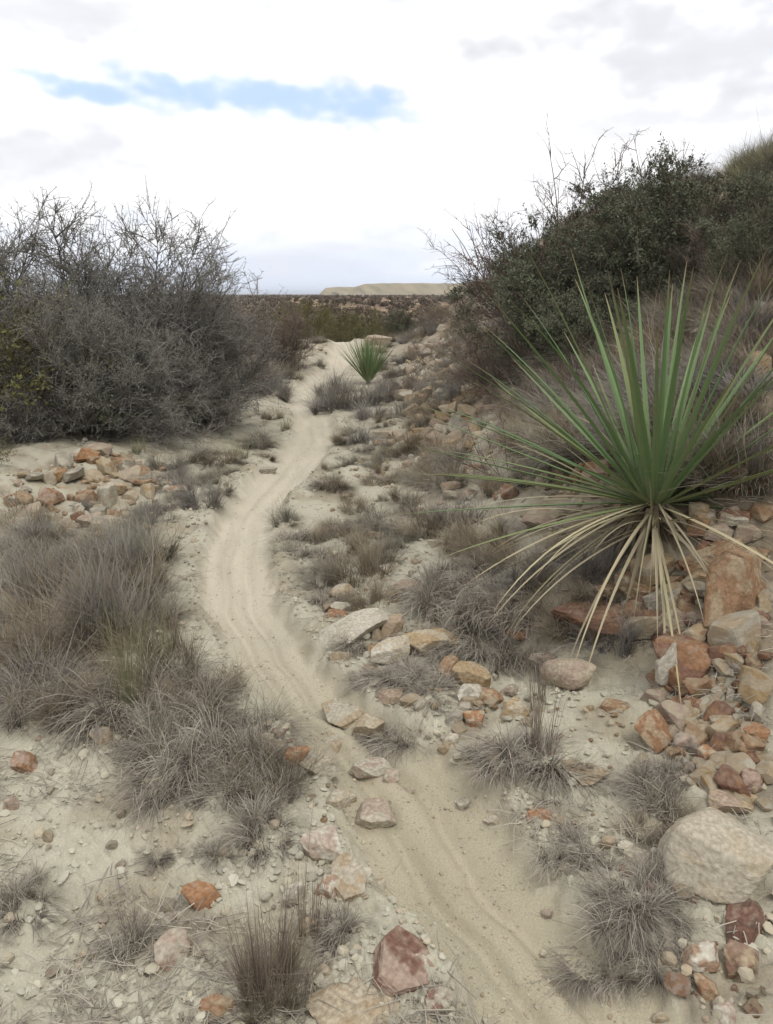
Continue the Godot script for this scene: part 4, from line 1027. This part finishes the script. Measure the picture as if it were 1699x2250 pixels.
	tuft("hair", -0.464, 1.811, 0.092, 0.112, "small flat grey tuft above the orange-rust stone")
	tuft("hair", -0.628, 1.803, 0.055, 0.091, "thin grey wisp on the crusty soil")
	tuft("hair", -0.693, 2.141, 0.263, 0.245, "drooping grey clump directly below the tall straw-green tuft's roots", "drooping clumps of the left grass bank")
	tuft("hair", -0.577, 2.211, 0.306, 0.264, "drooping grey clump in the middle of the grass bank", "drooping clumps of the left grass bank")
	tuft("hair", -0.434, 2.164, 0.230, 0.200, "drooping grey clump nearest the orange-tan trail stone", "drooping clumps of the left grass bank")
	tuft("hair", -0.814, 2.407, 0.271, 0.258, "drooping grey clump between straw-green tuft and greenish grey stone", "drooping clumps of the left grass bank")
	tuft("hair", -0.666, 2.466, 0.296, 0.276, "grey clump behind the middle of the grass bank", "drooping clumps of the left grass bank")
	tuft("hair", -0.327, 2.022, 0.150, 0.156, "thin grey clump at the lower trail end of the bank", "drooping clumps of the left grass bank")
	tuft("hair", -0.467, 2.028, 0.151, 0.179, "lowest grey clump of the bank, above the bare crust", "drooping clumps of the left grass bank")
	tuft("green", -0.927, 2.563, 0.645, 0.274, "tall straw-green tuft with long stalks left of the trail")
	tuft("green", -0.876, 2.813, 0.551, 0.206, "shorter straw-green tuft behind the tall one")
	tuft("hair", -0.903, 2.598, 0.392, 0.358, "grey drooping skirt around the tall straw-green tuft")
	tuft("brush", -1.468, 2.901, 0.450, 0.394, "brushy clump at the left edge, lower row of the dense grass", "brushy clumps left of the trail")
	tuft("brush", -1.290, 2.981, 0.479, 0.404, "brushy clump behind the pale straws left of the straw-green tuft", "brushy clumps left of the trail")
	tuft("sage", -1.167, 3.203, 0.545, 0.397, "greyish clump just behind the tall straw-green tuft", "brushy clumps left of the trail")
	tuft("brush", -1.543, 3.311, 0.445, 0.409, "brown clump in the second row near the left edge", "brushy clumps left of the trail")
	tuft("brush", -1.339, 3.461, 0.378, 0.390, "brown clump in the second row behind the straw-green tuft", "brushy clumps left of the trail")
	tuft("sage", -1.760, 3.414, 0.551, 0.385, "greyish clump at the left edge in the second row", "brushy clumps left of the trail")
	tuft("brush", -1.008, 3.013, 0.316, 0.282, "dark brown clump right of the straw-green tuft", "brushy clumps left of the trail")
	tuft("brush", -0.848, 2.923, 0.272, 0.229, "dark brown clump at the trail end of the dense grass", "brushy clumps left of the trail")
	tuft("sage", -1.338, 2.606, 0.249, 0.331, "grey fringe clump at the front left edge of dense grass", "brushy clumps left of the trail")
	tuft("brush", -1.162, 2.598, 0.180, 0.275, "brown fringe clump in front of the dense grass", "brushy clumps left of the trail")
	tuft("brush", -1.610, 3.700, 0.335, 0.414, "brown clump in the back row of the dense grass", "brushy clumps left of the trail")
	tuft("sage", -1.941, 3.913, 0.386, 0.435, "greyish back-row clump at the left edge under the pile", "brushy clumps left of the trail")
	tuft("cushion", -1.350, 4.266, 0.417, 0.342, "cushion under the bright cream pebble beside the trail", "cushions left of the trail")
	tuft("sage", -1.384, 4.034, 0.427, 0.366, "grey cushion behind the dense brown grass, trail side", "cushions left of the trail")
	tuft("cushion", -1.539, 4.114, 0.435, 0.414, "wide cushion between dense brown grass and big greenish cream stone", "cushions left of the trail")
	tuft("sage", -1.549, 4.958, 0.331, 0.270, "grey cushion right of the big greenish cream stone", "cushions left of the trail")
	tuft("cushion", -1.482, 4.437, 0.366, 0.310, "cushion between the bright pebble and the big greenish cream stone", "cushions left of the trail")
	tuft("sage", -1.318, 5.428, 0.320, 0.320, "largest trailside cushion right of the left pile", "cushions left of the trail")
	tuft("cushion", -1.271, 5.769, 0.254, 0.226, "small grey cushion behind the largest trailside cushion", "cushions left of the trail")
	tuft("sage", -1.728, 6.101, 0.223, 0.268, "flat cushion above the cream and orange flake", "cushions left of the trail")
	tuft("cushion", -1.620, 5.207, 0.231, 0.231, "grey cushion directly above the bright cream pebble", "cushions left of the trail")
	tuft("sage", -2.077, 5.150, 0.171, 0.127, "tiny cushion in the lower part of the left pile", "cushions left of the trail")
	tuft("cushion", -1.990, 5.216, 0.154, 0.154, "tiny grey tuft right of the reddish block in the pile", "cushions left of the trail")
	tuft("cushion", -1.303, 7.878, 0.284, 0.417, "dull grass at the trail corner of the thicket's foot", "grass at the thicket's foot")
	tuft("green", -1.364, 7.166, 0.249, 0.322, "green blades left of the trail corner of the thicket", "grass at the thicket's foot")
	tuft("brush", -1.506, 6.814, 0.235, 0.462, "brownish grass in the middle of the thicket's foot", "grass at the thicket's foot")
	tuft("cushion", -1.785, 6.779, 0.295, 0.492, "dull grass above the cream and orange flake by the thicket", "grass at the thicket's foot")
	tuft("green", -1.121, 8.712, 0.240, 0.226, "green blades at the thicket's right tip beside the trail", "grass at the thicket's foot")
	tuft("brush", -1.393, 9.541, 0.216, 0.318, "brownish grass right at the trail bend by the thicket", "grass at the thicket's foot")
	tuft("cushion", -1.914, 6.509, 0.284, 0.347, "dull grass at the upper right end of the left pile", "grass at the thicket's foot")
	tuft("green", -2.195, 6.795, 0.236, 0.229, "green blades behind the flat cream stone of the pile", "grass at the thicket's foot")
	tuft("brush", -1.143, 7.280, 0.125, 0.211, "brownish tuft touching the grey flat stone by the trail", "grass at the thicket's foot")
	tuft("cushion", -1.474, 6.291, 0.184, 0.276, "dull grass below the brownish grass of the thicket's foot", "grass at the thicket's foot")
	tuft("cushion", -0.662, 4.977, 0.222, 0.222, "farthest low tuft on the right edge of the trail", "low tufts right of the trail")
	tuft("hair", -0.530, 4.605, 0.206, 0.298, "long low tuft where the trail bends, right side", "low tufts right of the trail")
	tuft("cushion", -0.551, 4.299, 0.161, 0.237, "flat low tuft closest to the wheel ruts", "low tufts right of the trail")
	tuft("hair", -0.388, 4.273, 0.160, 0.235, "low tuft left of the brown brushy tuft", "low tufts right of the trail")
	tuft("cushion", -0.350, 3.820, 0.232, 0.212, "taller low tuft in front of the brown brushy tuft", "low tufts right of the trail")
	tuft("hair", -0.306, 3.563, 0.163, 0.218, "low grey tuft left of the white and tan cobbles", "low tufts right of the trail")
	tuft("cushion", -0.413, 3.974, 0.120, 0.160, "small low tuft between trail and brown brushy tuft", "low tufts right of the trail")
	tuft("brush", -0.133, 3.838, 0.368, 0.368, "brown brushy tuft above the tan cobble beside the trail")
	tuft("brush", -0.088, 3.439, 0.229, 0.193, "dark brown tuft between the white stone and the upright tan stone")
	tuft("brush", -0.465, 5.848, 0.170, 0.200, "small brown tuft at the right of the trail's second bend", "tufts on the gentle slope")
	tuft("cushion", -0.098, 6.484, 0.236, 0.157, "tiny straw tuft high on the pale flat", "tufts on the gentle slope")
	tuft("brush", -0.205, 5.130, 0.180, 0.228, "brown tuft in the middle of the pale flat", "tufts on the gentle slope")
	tuft("sage", 0.071, 4.589, 0.307, 0.296, "grey tuft left of the curly hair grass on the slope", "tufts on the gentle slope")
	tuft("brush", 0.262, 4.440, 0.288, 0.331, "brown tuft behind the grey hair grass", "tufts on the gentle slope")
	tuft("cushion", -0.101, 4.672, 0.243, 0.278, "grey-green tuft just above the brown grass by the trail", "tufts on the gentle slope")
	tuft("brush", 0.144, 5.209, 0.182, 0.282, "brown tuft near the centre of the gentle slope", "tufts on the gentle slope")
	tuft("sage", 0.417, 4.342, 0.290, 0.301, "grey tuft under the yucca's far left leaf tips", "tufts on the gentle slope")
	tuft("brush", -0.202, 4.319, 0.205, 0.259, "brown tuft just left of the centre of the slope", "tufts on the gentle slope")
	tuft("cushion", 0.039, 4.147, 0.249, 0.270, "grey-green tuft behind the pointed tan wedge", "tufts on the gentle slope")
	tuft("brush", -0.445, 7.784, 0.178, 0.300, "brown tuft by the trail below the small yucca's shrublets", "tufts on the gentle slope")
	tuft("sage", -0.162, 7.714, 0.278, 0.334, "grey tuft under the pale flat rock on the slope", "tufts on the gentle slope")
	tuft("brush", 0.149, 7.050, 0.202, 0.306, "brown tuft left of the sprawling bare twigs", "tufts on the gentle slope")
	tuft("cushion", 0.356, 6.186, 0.270, 0.300, "grey tuft among the sprawling bare twigs", "tufts on the gentle slope")
	tuft("hair", 0.268, 3.376, 0.284, 0.309, "curly grey hair clump behind the yellow-cream stone", "curly hair grass below the yucca")
	tuft("hair", 0.432, 3.144, 0.290, 0.306, "curly grey hair clump, highest and fullest below the yucca", "curly hair grass below the yucca")
	tuft("hair", 0.321, 3.016, 0.257, 0.296, "curly grey hair clump touching the right end of the yellow-cream stone", "curly hair grass below the yucca")
	tuft("hair", 0.419, 2.864, 0.201, 0.253, "curly grey hair clump above the large angular tan stone", "curly hair grass below the yucca")
	tuft("hair", 0.540, 3.070, 0.259, 0.283, "curly grey hair clump reaching the lower dry leaf tips", "curly hair grass below the yucca")
	tuft("hair", 0.199, 3.269, 0.201, 0.201, "thin hair clump behind the tan stone beside the yellow-cream stone", "curly hair grass below the yucca")
	tuft("hair", 0.533, 2.891, 0.202, 0.225, "hair clump over the orange-red flat stone", "curly hair grass below the yucca")
	tuft("hair", 0.444, 3.430, 0.234, 0.277, "back hair clump under the lower left dry leaves", "curly hair grass below the yucca")
	tuft("hair", 0.045, 2.715, 0.128, 0.214, "flat grey grass below the white-topped stone", "flat grass between the stones")
	tuft("hair", 0.165, 2.644, 0.125, 0.209, "flat grey grass left of the darker tan stone", "flat grass between the stones")
	tuft("hair", -0.063, 2.734, 0.108, 0.158, "flat grey grass on the pink flake by the trail", "flat grass between the stones")
	tuft("hair", 0.073, 2.430, 0.117, 0.195, "flat grey grass at the edge of the lower trail bend", "flat grass between the stones")
	tuft("hair", -0.148, 3.042, 0.118, 0.173, "flat grey grass left of the white-topped stone", "flat grass between the stones")
	tuft("hair", -0.025, 2.471, 0.079, 0.118, "flat grey wisp right of the blocky tan-cream stone", "flat grass between the stones")
	tuft("hair", 0.234, 2.876, 0.157, 0.180, "flat grey grass under the yellow-cream stone", "flat grass between the stones")
	tuft("hair", 0.465, 2.183, 0.195, 0.272, "spread grey tuft on the clearing with dark upright centre")
	tuft("stalk", 0.492, 2.206, 0.446, 0.170, "thin stalks standing in the spread tuft on the clearing", "", "grass_stalks", "grass")
	tuft("hair", 0.322, 2.155, 0.105, 0.176, "left wing of grey grass beside the spread tuft")
	tuft("stalk", 0.543, 2.484, 0.359, 0.141, "thin green stalks behind the spread tuft by the big pinkish boulder", "", "grass_stalks", "grass")
	tuft("hair", 0.779, 2.019, 0.165, 0.165, "grey tuft at the upper end above the huge boulder", "tufts above the huge boulder")
	tuft("hair", 0.787, 1.960, 0.145, 0.151, "grey tuft just below the leaning rust slab", "tufts above the huge boulder")
	tuft("hair", 0.848, 2.022, 0.149, 0.121, "grey tuft beside the pinkish egg-shaped stone", "tufts above the huge boulder")
	tuft("brush", 0.725, 1.844, 0.110, 0.164, "brown tuft behind the huge boulder's left shoulder", "tufts above the huge boulder")
	tuft("brush", 0.794, 1.862, 0.110, 0.145, "brown tuft touching the flat slab behind the huge boulder", "tufts above the huge boulder")
	tuft("hair", 0.487, 1.778, 0.105, 0.150, "drooping tuft on the buried ledge left of the huge boulder")
	tuft("hair", 0.535, 1.745, 0.103, 0.108, "grey tuft hanging over the front of the buried ledge")
	tuft("hair", 0.557, 1.559, 0.081, 0.180, "grey hair grass left of the huge boulder's foot", "hair grass before the huge boulder")
	tuft("hair", 0.637, 1.530, 0.106, 0.186, "largest hair grass clump before the huge boulder", "hair grass before the huge boulder")
	tuft("hair", 0.624, 1.597, 0.124, 0.165, "grey hair grass touching the huge boulder's left face", "hair grass before the huge boulder")
	tuft("hair", 0.702, 1.592, 0.137, 0.119, "grey hair grass under the huge boulder's overhang", "hair grass before the huge boulder")
	tuft("hair", 0.506, 1.494, 0.078, 0.157, "flat outlying hair grass nearest the trail by the boulder", "hair grass before the huge boulder")
	tuft("hair", 0.628, 1.438, 0.101, 0.110, "hair grass left of the white and rust angular stone", "hair grass before the huge boulder")
	tuft("hair", 0.559, 1.454, 0.090, 0.128, "lowest hair grass below the largest clump by the boulder", "hair grass before the huge boulder")
	tuft("brush", 0.765, 2.863, 0.193, 0.280, "brown brush above the big pinkish boulder", "brush under the yucca")
	tuft("sage", 0.878, 2.739, 0.234, 0.241, "grey brush beside the long red-brown ledge", "brush under the yucca")
	tuft("brush", 0.695, 2.979, 0.199, 0.290, "brown brush left of the long red-brown ledge", "brush under the yucca")
	tuft("brush", 0.862, 2.982, 0.180, 0.288, "brown brush between ledge and the yucca's stem", "brush under the yucca")
	tuft("sage", 0.641, 3.215, 0.244, 0.293, "grey brush under the tips of the lower left dry leaves", "brush under the yucca")
	tuft("brush", 0.573, 3.437, 0.226, 0.311, "brown brush at the left limit of the yucca's shade", "brush under the yucca")
	tuft("brush", 0.743, 3.232, 0.213, 0.309, "brown brush in the deepest shade left of the yucca stem", "brush under the yucca")
	tuft("sage", 0.905, 3.095, 0.233, 0.265, "grey brush directly below the yucca's stem", "brush under the yucca")
	tuft("brush", 0.516, 3.668, 0.218, 0.294, "brown brush under the yucca's longest left leaves", "brush under the yucca")
	tuft("brush", 0.452, 3.919, 0.209, 0.293, "brown brush beyond the yucca's left leaf tips", "brush under the yucca")
	tuft("sage", -0.907, 10.543, 0.451, 0.451, "foremost grey shrublet touching the far bend of the trail", "shrublets at the far bend", "low_shrub", "shrub")
	tuft("sage", -0.642, 10.285, 0.513, 0.538, "grey shrublet in the front row under the small yucca", "shrublets at the far bend", "low_shrub", "shrub")
	tuft("sage", -0.372, 10.449, 0.521, 0.546, "grey shrublet at the front right under the small yucca", "shrublets at the far bend", "low_shrub", "shrub")
	tuft("sage", -0.641, 12.050, 0.427, 0.569, "grey shrublet just left of the small yucca's base", "shrublets at the far bend", "low_shrub", "shrub")
	tuft("sage", -0.096, 10.784, 0.460, 0.460, "grey shrublet below the pale far slope stones", "shrublets at the far bend", "low_shrub", "shrub")
	tuft("sage", 0.106, 11.916, 0.506, 0.450, "grey shrublet just right of the small yucca's base", "shrublets at the far bend", "low_shrub", "shrub")
	tuft("sage", -0.887, 11.537, 0.328, 0.328, "small grey shrublet nearest the trail at the far bend", "shrublets at the far bend", "low_shrub", "shrub")
	tuft("sage", 0.193, 9.267, 0.464, 0.397, "grey shrublet among the far slope's lowest stones", "shrublets at the far bend", "low_shrub", "shrub")
	tuft("sage", -0.195, 9.371, 0.335, 0.402, "grey shrublet lowest in front of the small yucca group", "shrublets at the far bend", "low_shrub", "shrub")
	tuft("sage", -1.780, 15.574, 0.548, 0.657, "grey-green tuft left of the trail's far bend", "tufts left of the far bend")
	tuft("cushion", -1.949, 14.106, 0.597, 0.730, "grey-green tuft left of the trail's far bend", "tufts left of the far bend")
	tuft("sage", -2.017, 12.436, 0.528, 0.645, "grey-green tuft left of the trail's far bend", "tufts left of the far bend")
	tuft("cushion", -1.372, 16.170, 0.341, 0.303, "grey-green tuft left of the trail's far bend", "tufts left of the far bend")
	tuft("sage", -1.531, 11.502, 0.408, 0.381, "grey-green tuft left of the trail's far bend", "tufts left of the far bend")
	meadow([Vector2(0.12, 7.80), Vector2(1.57, 16.50), Vector2(1.53, 9.91), Vector2(0.90, 5.24), Vector2(0.47, 4.67)], 30, ["brush", "cushion", "sage"], 0.18, 0.40, "brown dry tuft among the stones of the right bank", "tufts on the right bank", 5)
	meadow([Vector2(0.75, 4.65), Vector2(1.43, 6.64), Vector2(2.48, 5.42), Vector2(1.48, 2.95), Vector2(1.17, 3.07)], 42, ["brush", "cushion", "brush"], 0.14, 0.32, "", "", 6)
	meadow([Vector2(1.4, 9.0), Vector2(4.3, 8.6), Vector2(6.5, 13.0), Vector2(4.5, 22.0), Vector2(0.9, 22.0), Vector2(1.0, 14.0)], 130, ["brush", "cushion", "sage", "brush"], 0.25, 0.5, "", "", 21)
	meadow([Vector2(2.3, 5.2), Vector2(3.4, 5.0), Vector2(5.4, 8.2), Vector2(4.4, 8.8), Vector2(2.8, 6.8)], 40, ["brush", "sage", "cushion"], 0.18, 0.36, "", "", 22)
	meadow([Vector2(-3.4, 12.5), Vector2(-1.7, 12.5), Vector2(-1.6, 16.0), Vector2(-1.5, 21.0), Vector2(-4.5, 21.0)], 34, ["sage", "brush", "cushion"], 0.2, 0.4, "", "", 23)
	meadow([Vector2(-0.7, 14.0), Vector2(0.4, 13.0), Vector2(1.2, 19.0), Vector2(0.6, 21.5), Vector2(-0.5, 21.5)], 34, ["sage", "brush"], 0.2, 0.4, "", "", 24)
	meadow([Vector2(0.22, 8.26), Vector2(1.06, 14.54), Vector2(1.81, 13.95), Vector2(2.80, 6.16), Vector2(1.44, 2.84), Vector2(1.17, 3.11), Vector2(0.40, 3.84)], 190, ["brush", "sage", "cushion", "brush"], 0.14, 0.34, "", "", 41)
	meadow([Vector2(-0.44, 3.57), Vector2(-0.48, 6.88), Vector2(0.03, 9.44), Vector2(0.67, 6.73), Vector2(0.47, 3.45), Vector2(0.14, 3.44)], 60, ["cushion", "brush", "hair"], 0.06, 0.18, "", "", 42)
	meadow([Vector2(-1.18, 3.69), Vector2(-1.32, 5.14), Vector2(-1.35, 6.23), Vector2(-1.19, 7.17), Vector2(-1.23, 8.71), Vector2(-1.80, 7.18), Vector2(-1.87, 5.73)], 40, ["cushion", "hair"], 0.06, 0.18, "", "", 43)
	meadow([Vector2(-1.35, 2.51), Vector2(-2.20, 4.35), Vector2(-1.37, 4.35), Vector2(-0.84, 2.96), Vector2(-0.46, 2.49), Vector2(-0.28, 2.07), Vector2(-0.49, 1.98), Vector2(-0.93, 2.38)], 80, ["hair", "brush", "cushion"], 0.10, 0.24, "", "", 44)
	meadow([Vector2(0.84, 4.39), Vector2(1.19, 7.06), Vector2(1.77, 7.32), Vector2(2.80, 6.16), Vector2(1.48, 2.95)], 130, ["brush", "sage", "brush", "cushion"], 0.20, 0.42, "", "", 45)
	var crest := [Vector2(3.8, 9.0), Vector2(4.6, 9.0), Vector2(6.4, 12.5), Vector2(5.0, 12.5)]
	meadow(crest, 60, ["green", "cushion", "green"], 0.3, 0.5, "pale green grass tuft on the crest at the upper right", "grass on the crest", 7)
	meadow([Vector2(-0.56, 6.90), Vector2(-0.39, 8.61), Vector2(0.29, 7.38), Vector2(0.46, 5.19), Vector2(0.24, 4.01), Vector2(-0.32, 4.44)], 24, ["brush", "cushion"], 0.10, 0.20, "", "", 8)
	meadow([Vector2(-2.03, 3.98), Vector2(-2.50, 5.01), Vector2(-1.82, 4.60), Vector2(-1.50, 4.80), Vector2(-1.18, 3.69), Vector2(-1.47, 3.64)], 18, ["brush", "sage", "cushion"], 0.18, 0.32, "", "", 9)
	meadow([Vector2(-1.70, 10.39), Vector2(-1.54, 12.09), Vector2(-2.15, 15.57), Vector2(-1.92, 16.89), Vector2(-2.88, 15.57)], 10, ["sage"], 0.20, 0.35, "", "", 10)

	# ---- gravel and crumbs of soil
	var chips := [chip(1, 0.7), chip(2, 0.5), chip(3, 0.35), chip(4, 0.8)]
	var places := []
	var tints := []
	var rg := RandomNumberGenerator.new()
	rg.seed = 77
	var tones := [Color(0.50, 0.44, 0.33), Color(0.44, 0.36, 0.25), Color(0.46, 0.43, 0.36), Color(0.38, 0.27, 0.18), Color(0.36, 0.33, 0.28), Color(0.46, 0.42, 0.32)]
	while places.size() < 9000:
		var rad := 1.1 * pow(14.0, rg.randf())
		var an := deg_to_rad(rg.randf_range(-36, 36))
		var x := sin(an) * rad
		var d := cos(an) * rad
		var s := x - table(FOOT, d).x
		var dense := 0.22 + 0.8 * sm(-0.1, 0.8, s) + 0.5 * sm(0.1, 0.5, wide_noise.get_noise_2d(x * 1.5, d * 1.5))
		dense *= 1.0 - 0.75 * trodden(x, d)
		if rg.randf() > dense: continue
		var size := 0.005 + 0.03 * pow(rg.randf(), 3.5) * (1.0 + 0.12 * rad)
		if trodden(x, d) > 0.5: size = minf(size, 0.016)
		places.append(Transform3D(Basis.from_euler(Vector3(rg.randf_range(-0.5, 0.5), rg.randf() * TAU, rg.randf_range(-0.5, 0.5))) * Basis.from_scale(Vector3.ONE * size), on_ground(x, d) + Vector3(0, size * 0.12, 0)))
		tints.append((tones[rg.randi() % 6] as Color).lerp(ground_color(x, d), 0.5) * rg.randf_range(0.72, 1.0))
	# the stony border of the trail and the grit on it
	while places.size() < 16500:
		var d := 1.25 * pow(11.0, rg.randf())
		var t := table(TRAIL, d)
		var border := rg.randf() < 0.45
		var x := t.x + t.y * (rg.randf_range(-1.0, 1.0) if not border else (1.2 + 0.9 * pow(rg.randf(), 2.0)) * (1.0 if rg.randf() < 0.5 else -1.0))
		var size := rg.randf_range(0.002, 0.006) + (0.022 * pow(rg.randf(), 4.0) if border else 0.006 * pow(rg.randf(), 6.0))
		if rg.randf() > 0.5 + wide_noise.get_noise_2d(x * 4.0, d * 4.0): continue
		places.append(Transform3D(Basis.from_euler(Vector3(rg.randf_range(-0.5, 0.5), rg.randf() * TAU, rg.randf_range(-0.5, 0.5))) * Basis.from_scale(Vector3.ONE * size), on_ground(x, d) + Vector3(0, size * 0.12, 0)))
		tints.append((tones[rg.randi() % 6] as Color).lerp(ground_color(x, d), 0.5) * rg.randf_range(0.62, 1.0))
	loose("gravel", chips, mats.chip, places, tints)
	# flakes of dried crust on the pale soil
	places = []
	tints = []
	while places.size() < 5200:
		var rad := 1.0 * pow(7.0, rg.randf())
		var an := deg_to_rad(rg.randf_range(-38, 20))
		var x := sin(an) * rad
		var d := cos(an) * rad
		if trodden(x, d) > 0.15 or x - table(FOOT, d).x > -0.1: continue
		if lump_noise.get_noise_2d(x * 0.5, d * 0.5) < rg.randf_range(-0.5, 0.25): continue
		var size := 0.006 + 0.024 * pow(rg.randf(), 2.0)
		places.append(Transform3D(Basis.from_euler(Vector3(rg.randf_range(-0.3, 0.3), rg.randf() * TAU, rg.randf_range(-0.3, 0.3))) * Basis.from_scale(Vector3(size, size * 0.45, size)), on_ground(x, d) + Vector3(0, size * 0.02, 0)))
		tints.append(ground_color(x, d) * rg.randf_range(0.74, 0.92))
	loose("soil_crumbs", chips, mats.chip, places, tints)
	# straws and broken twigs lying about
	var straws := []
	for i in 4:
		rng.seed = 300 + i
		var m := Mesher.new()
		for k in 7:
			var from := Vector3(rng.randf_range(-0.5, 0.5), 0.05 * rng.randf(), rng.randf_range(-0.5, 0.5))
			m.tube(wander(from, Vector3(rng.randf_range(-1, 1), 0.02, rng.randf_range(-1, 1)).normalized(), rng.randf_range(0.3, 0.9), 3, 0.25, 0.0), 0.011, 0.006, Color.WHITE)
		straws.append(m.done())
	places = []
	tints = []
	while places.size() < 2600:
		var rad := 1.1 * pow(11.0, rg.randf())
		var an := deg_to_rad(rg.randf_range(-36, 36))
		var x := sin(an) * rad
		var d := cos(an) * rad
		if trodden(x, d) > 0.1 or wide_noise.get_noise_2d(x * 1.1 + 5.0, d * 1.1) < rg.randf_range(-0.2, 0.5): continue
		var size := rg.randf_range(0.06, 0.16)
		places.append(Transform3D(Basis(Vector3.UP, rg.randf() * TAU) * Basis.from_scale(Vector3.ONE * size), on_ground(x, d) + Vector3(0, 0.004, 0)))
		tints.append(Color(0.22, 0.195, 0.17).lerp(Color(0.40, 0.36, 0.29), rg.randf()))
	loose("grass_litter", straws, mats.chip, places, tints)
	# the scrub that covers the plain out to the horizon
	var scrubs := []
	for i in 4:
		rng.seed = 500 + i
		var m := Mesher.new()
		for k in 26:
			var az := k * 2.4
			var tilt := rng.randf_range(0.1, 1.2)
			var way := Vector3(cos(az) * sin(tilt), cos(tilt), sin(az) * sin(tilt))
			var stem := wander(Vector3.ZERO, way, rng.randf_range(0.6, 1.0), 3, 0.25, 0.05)
			m.tube(stem, 0.03, 0.012, Color(0.6, 0.55, 0.5))
			for j in 9: m.leaflet(along(stem, rng.randf_range(0.25, 1.0)), sideways(way, rng.randf_range(0.2, 1.2)), rng.randf_range(0.15, 0.3), 0.055, Color.WHITE * rng.randf_range(0.7, 1.2))
		scrubs.append(m.done())
	places = []
	tints = []
	while places.size() < 7000:
		var rad := 36.0 * pow(26.0, rg.randf())
		var an := deg_to_rad(rg.randf_range(-42, 42))
		var x := sin(an) * rad
		var d := cos(an) * rad
		var patch := wide_noise.get_noise_2d(x * 0.05, d * 0.12) + 0.1
		if rad < 260.0 and rg.randf() < sm(0.0, 0.45, patch): continue
		var size := rg.randf_range(0.5, 1.15)
		places.append(Transform3D(Basis(Vector3.UP, rg.randf() * TAU) * Basis.from_scale(Vector3(size * 1.3, size, size * 1.3)), on_ground(x, d)))
		tints.append(Color(0.17, 0.125, 0.10).lerp(Color(0.125, 0.13, 0.065), rg.randf() * rg.randf()).lerp(Color(0.25, 0.2, 0.15), rg.randf() * 0.6))
	loose("desert_scrub", scrubs, mats.chip, places, tints)
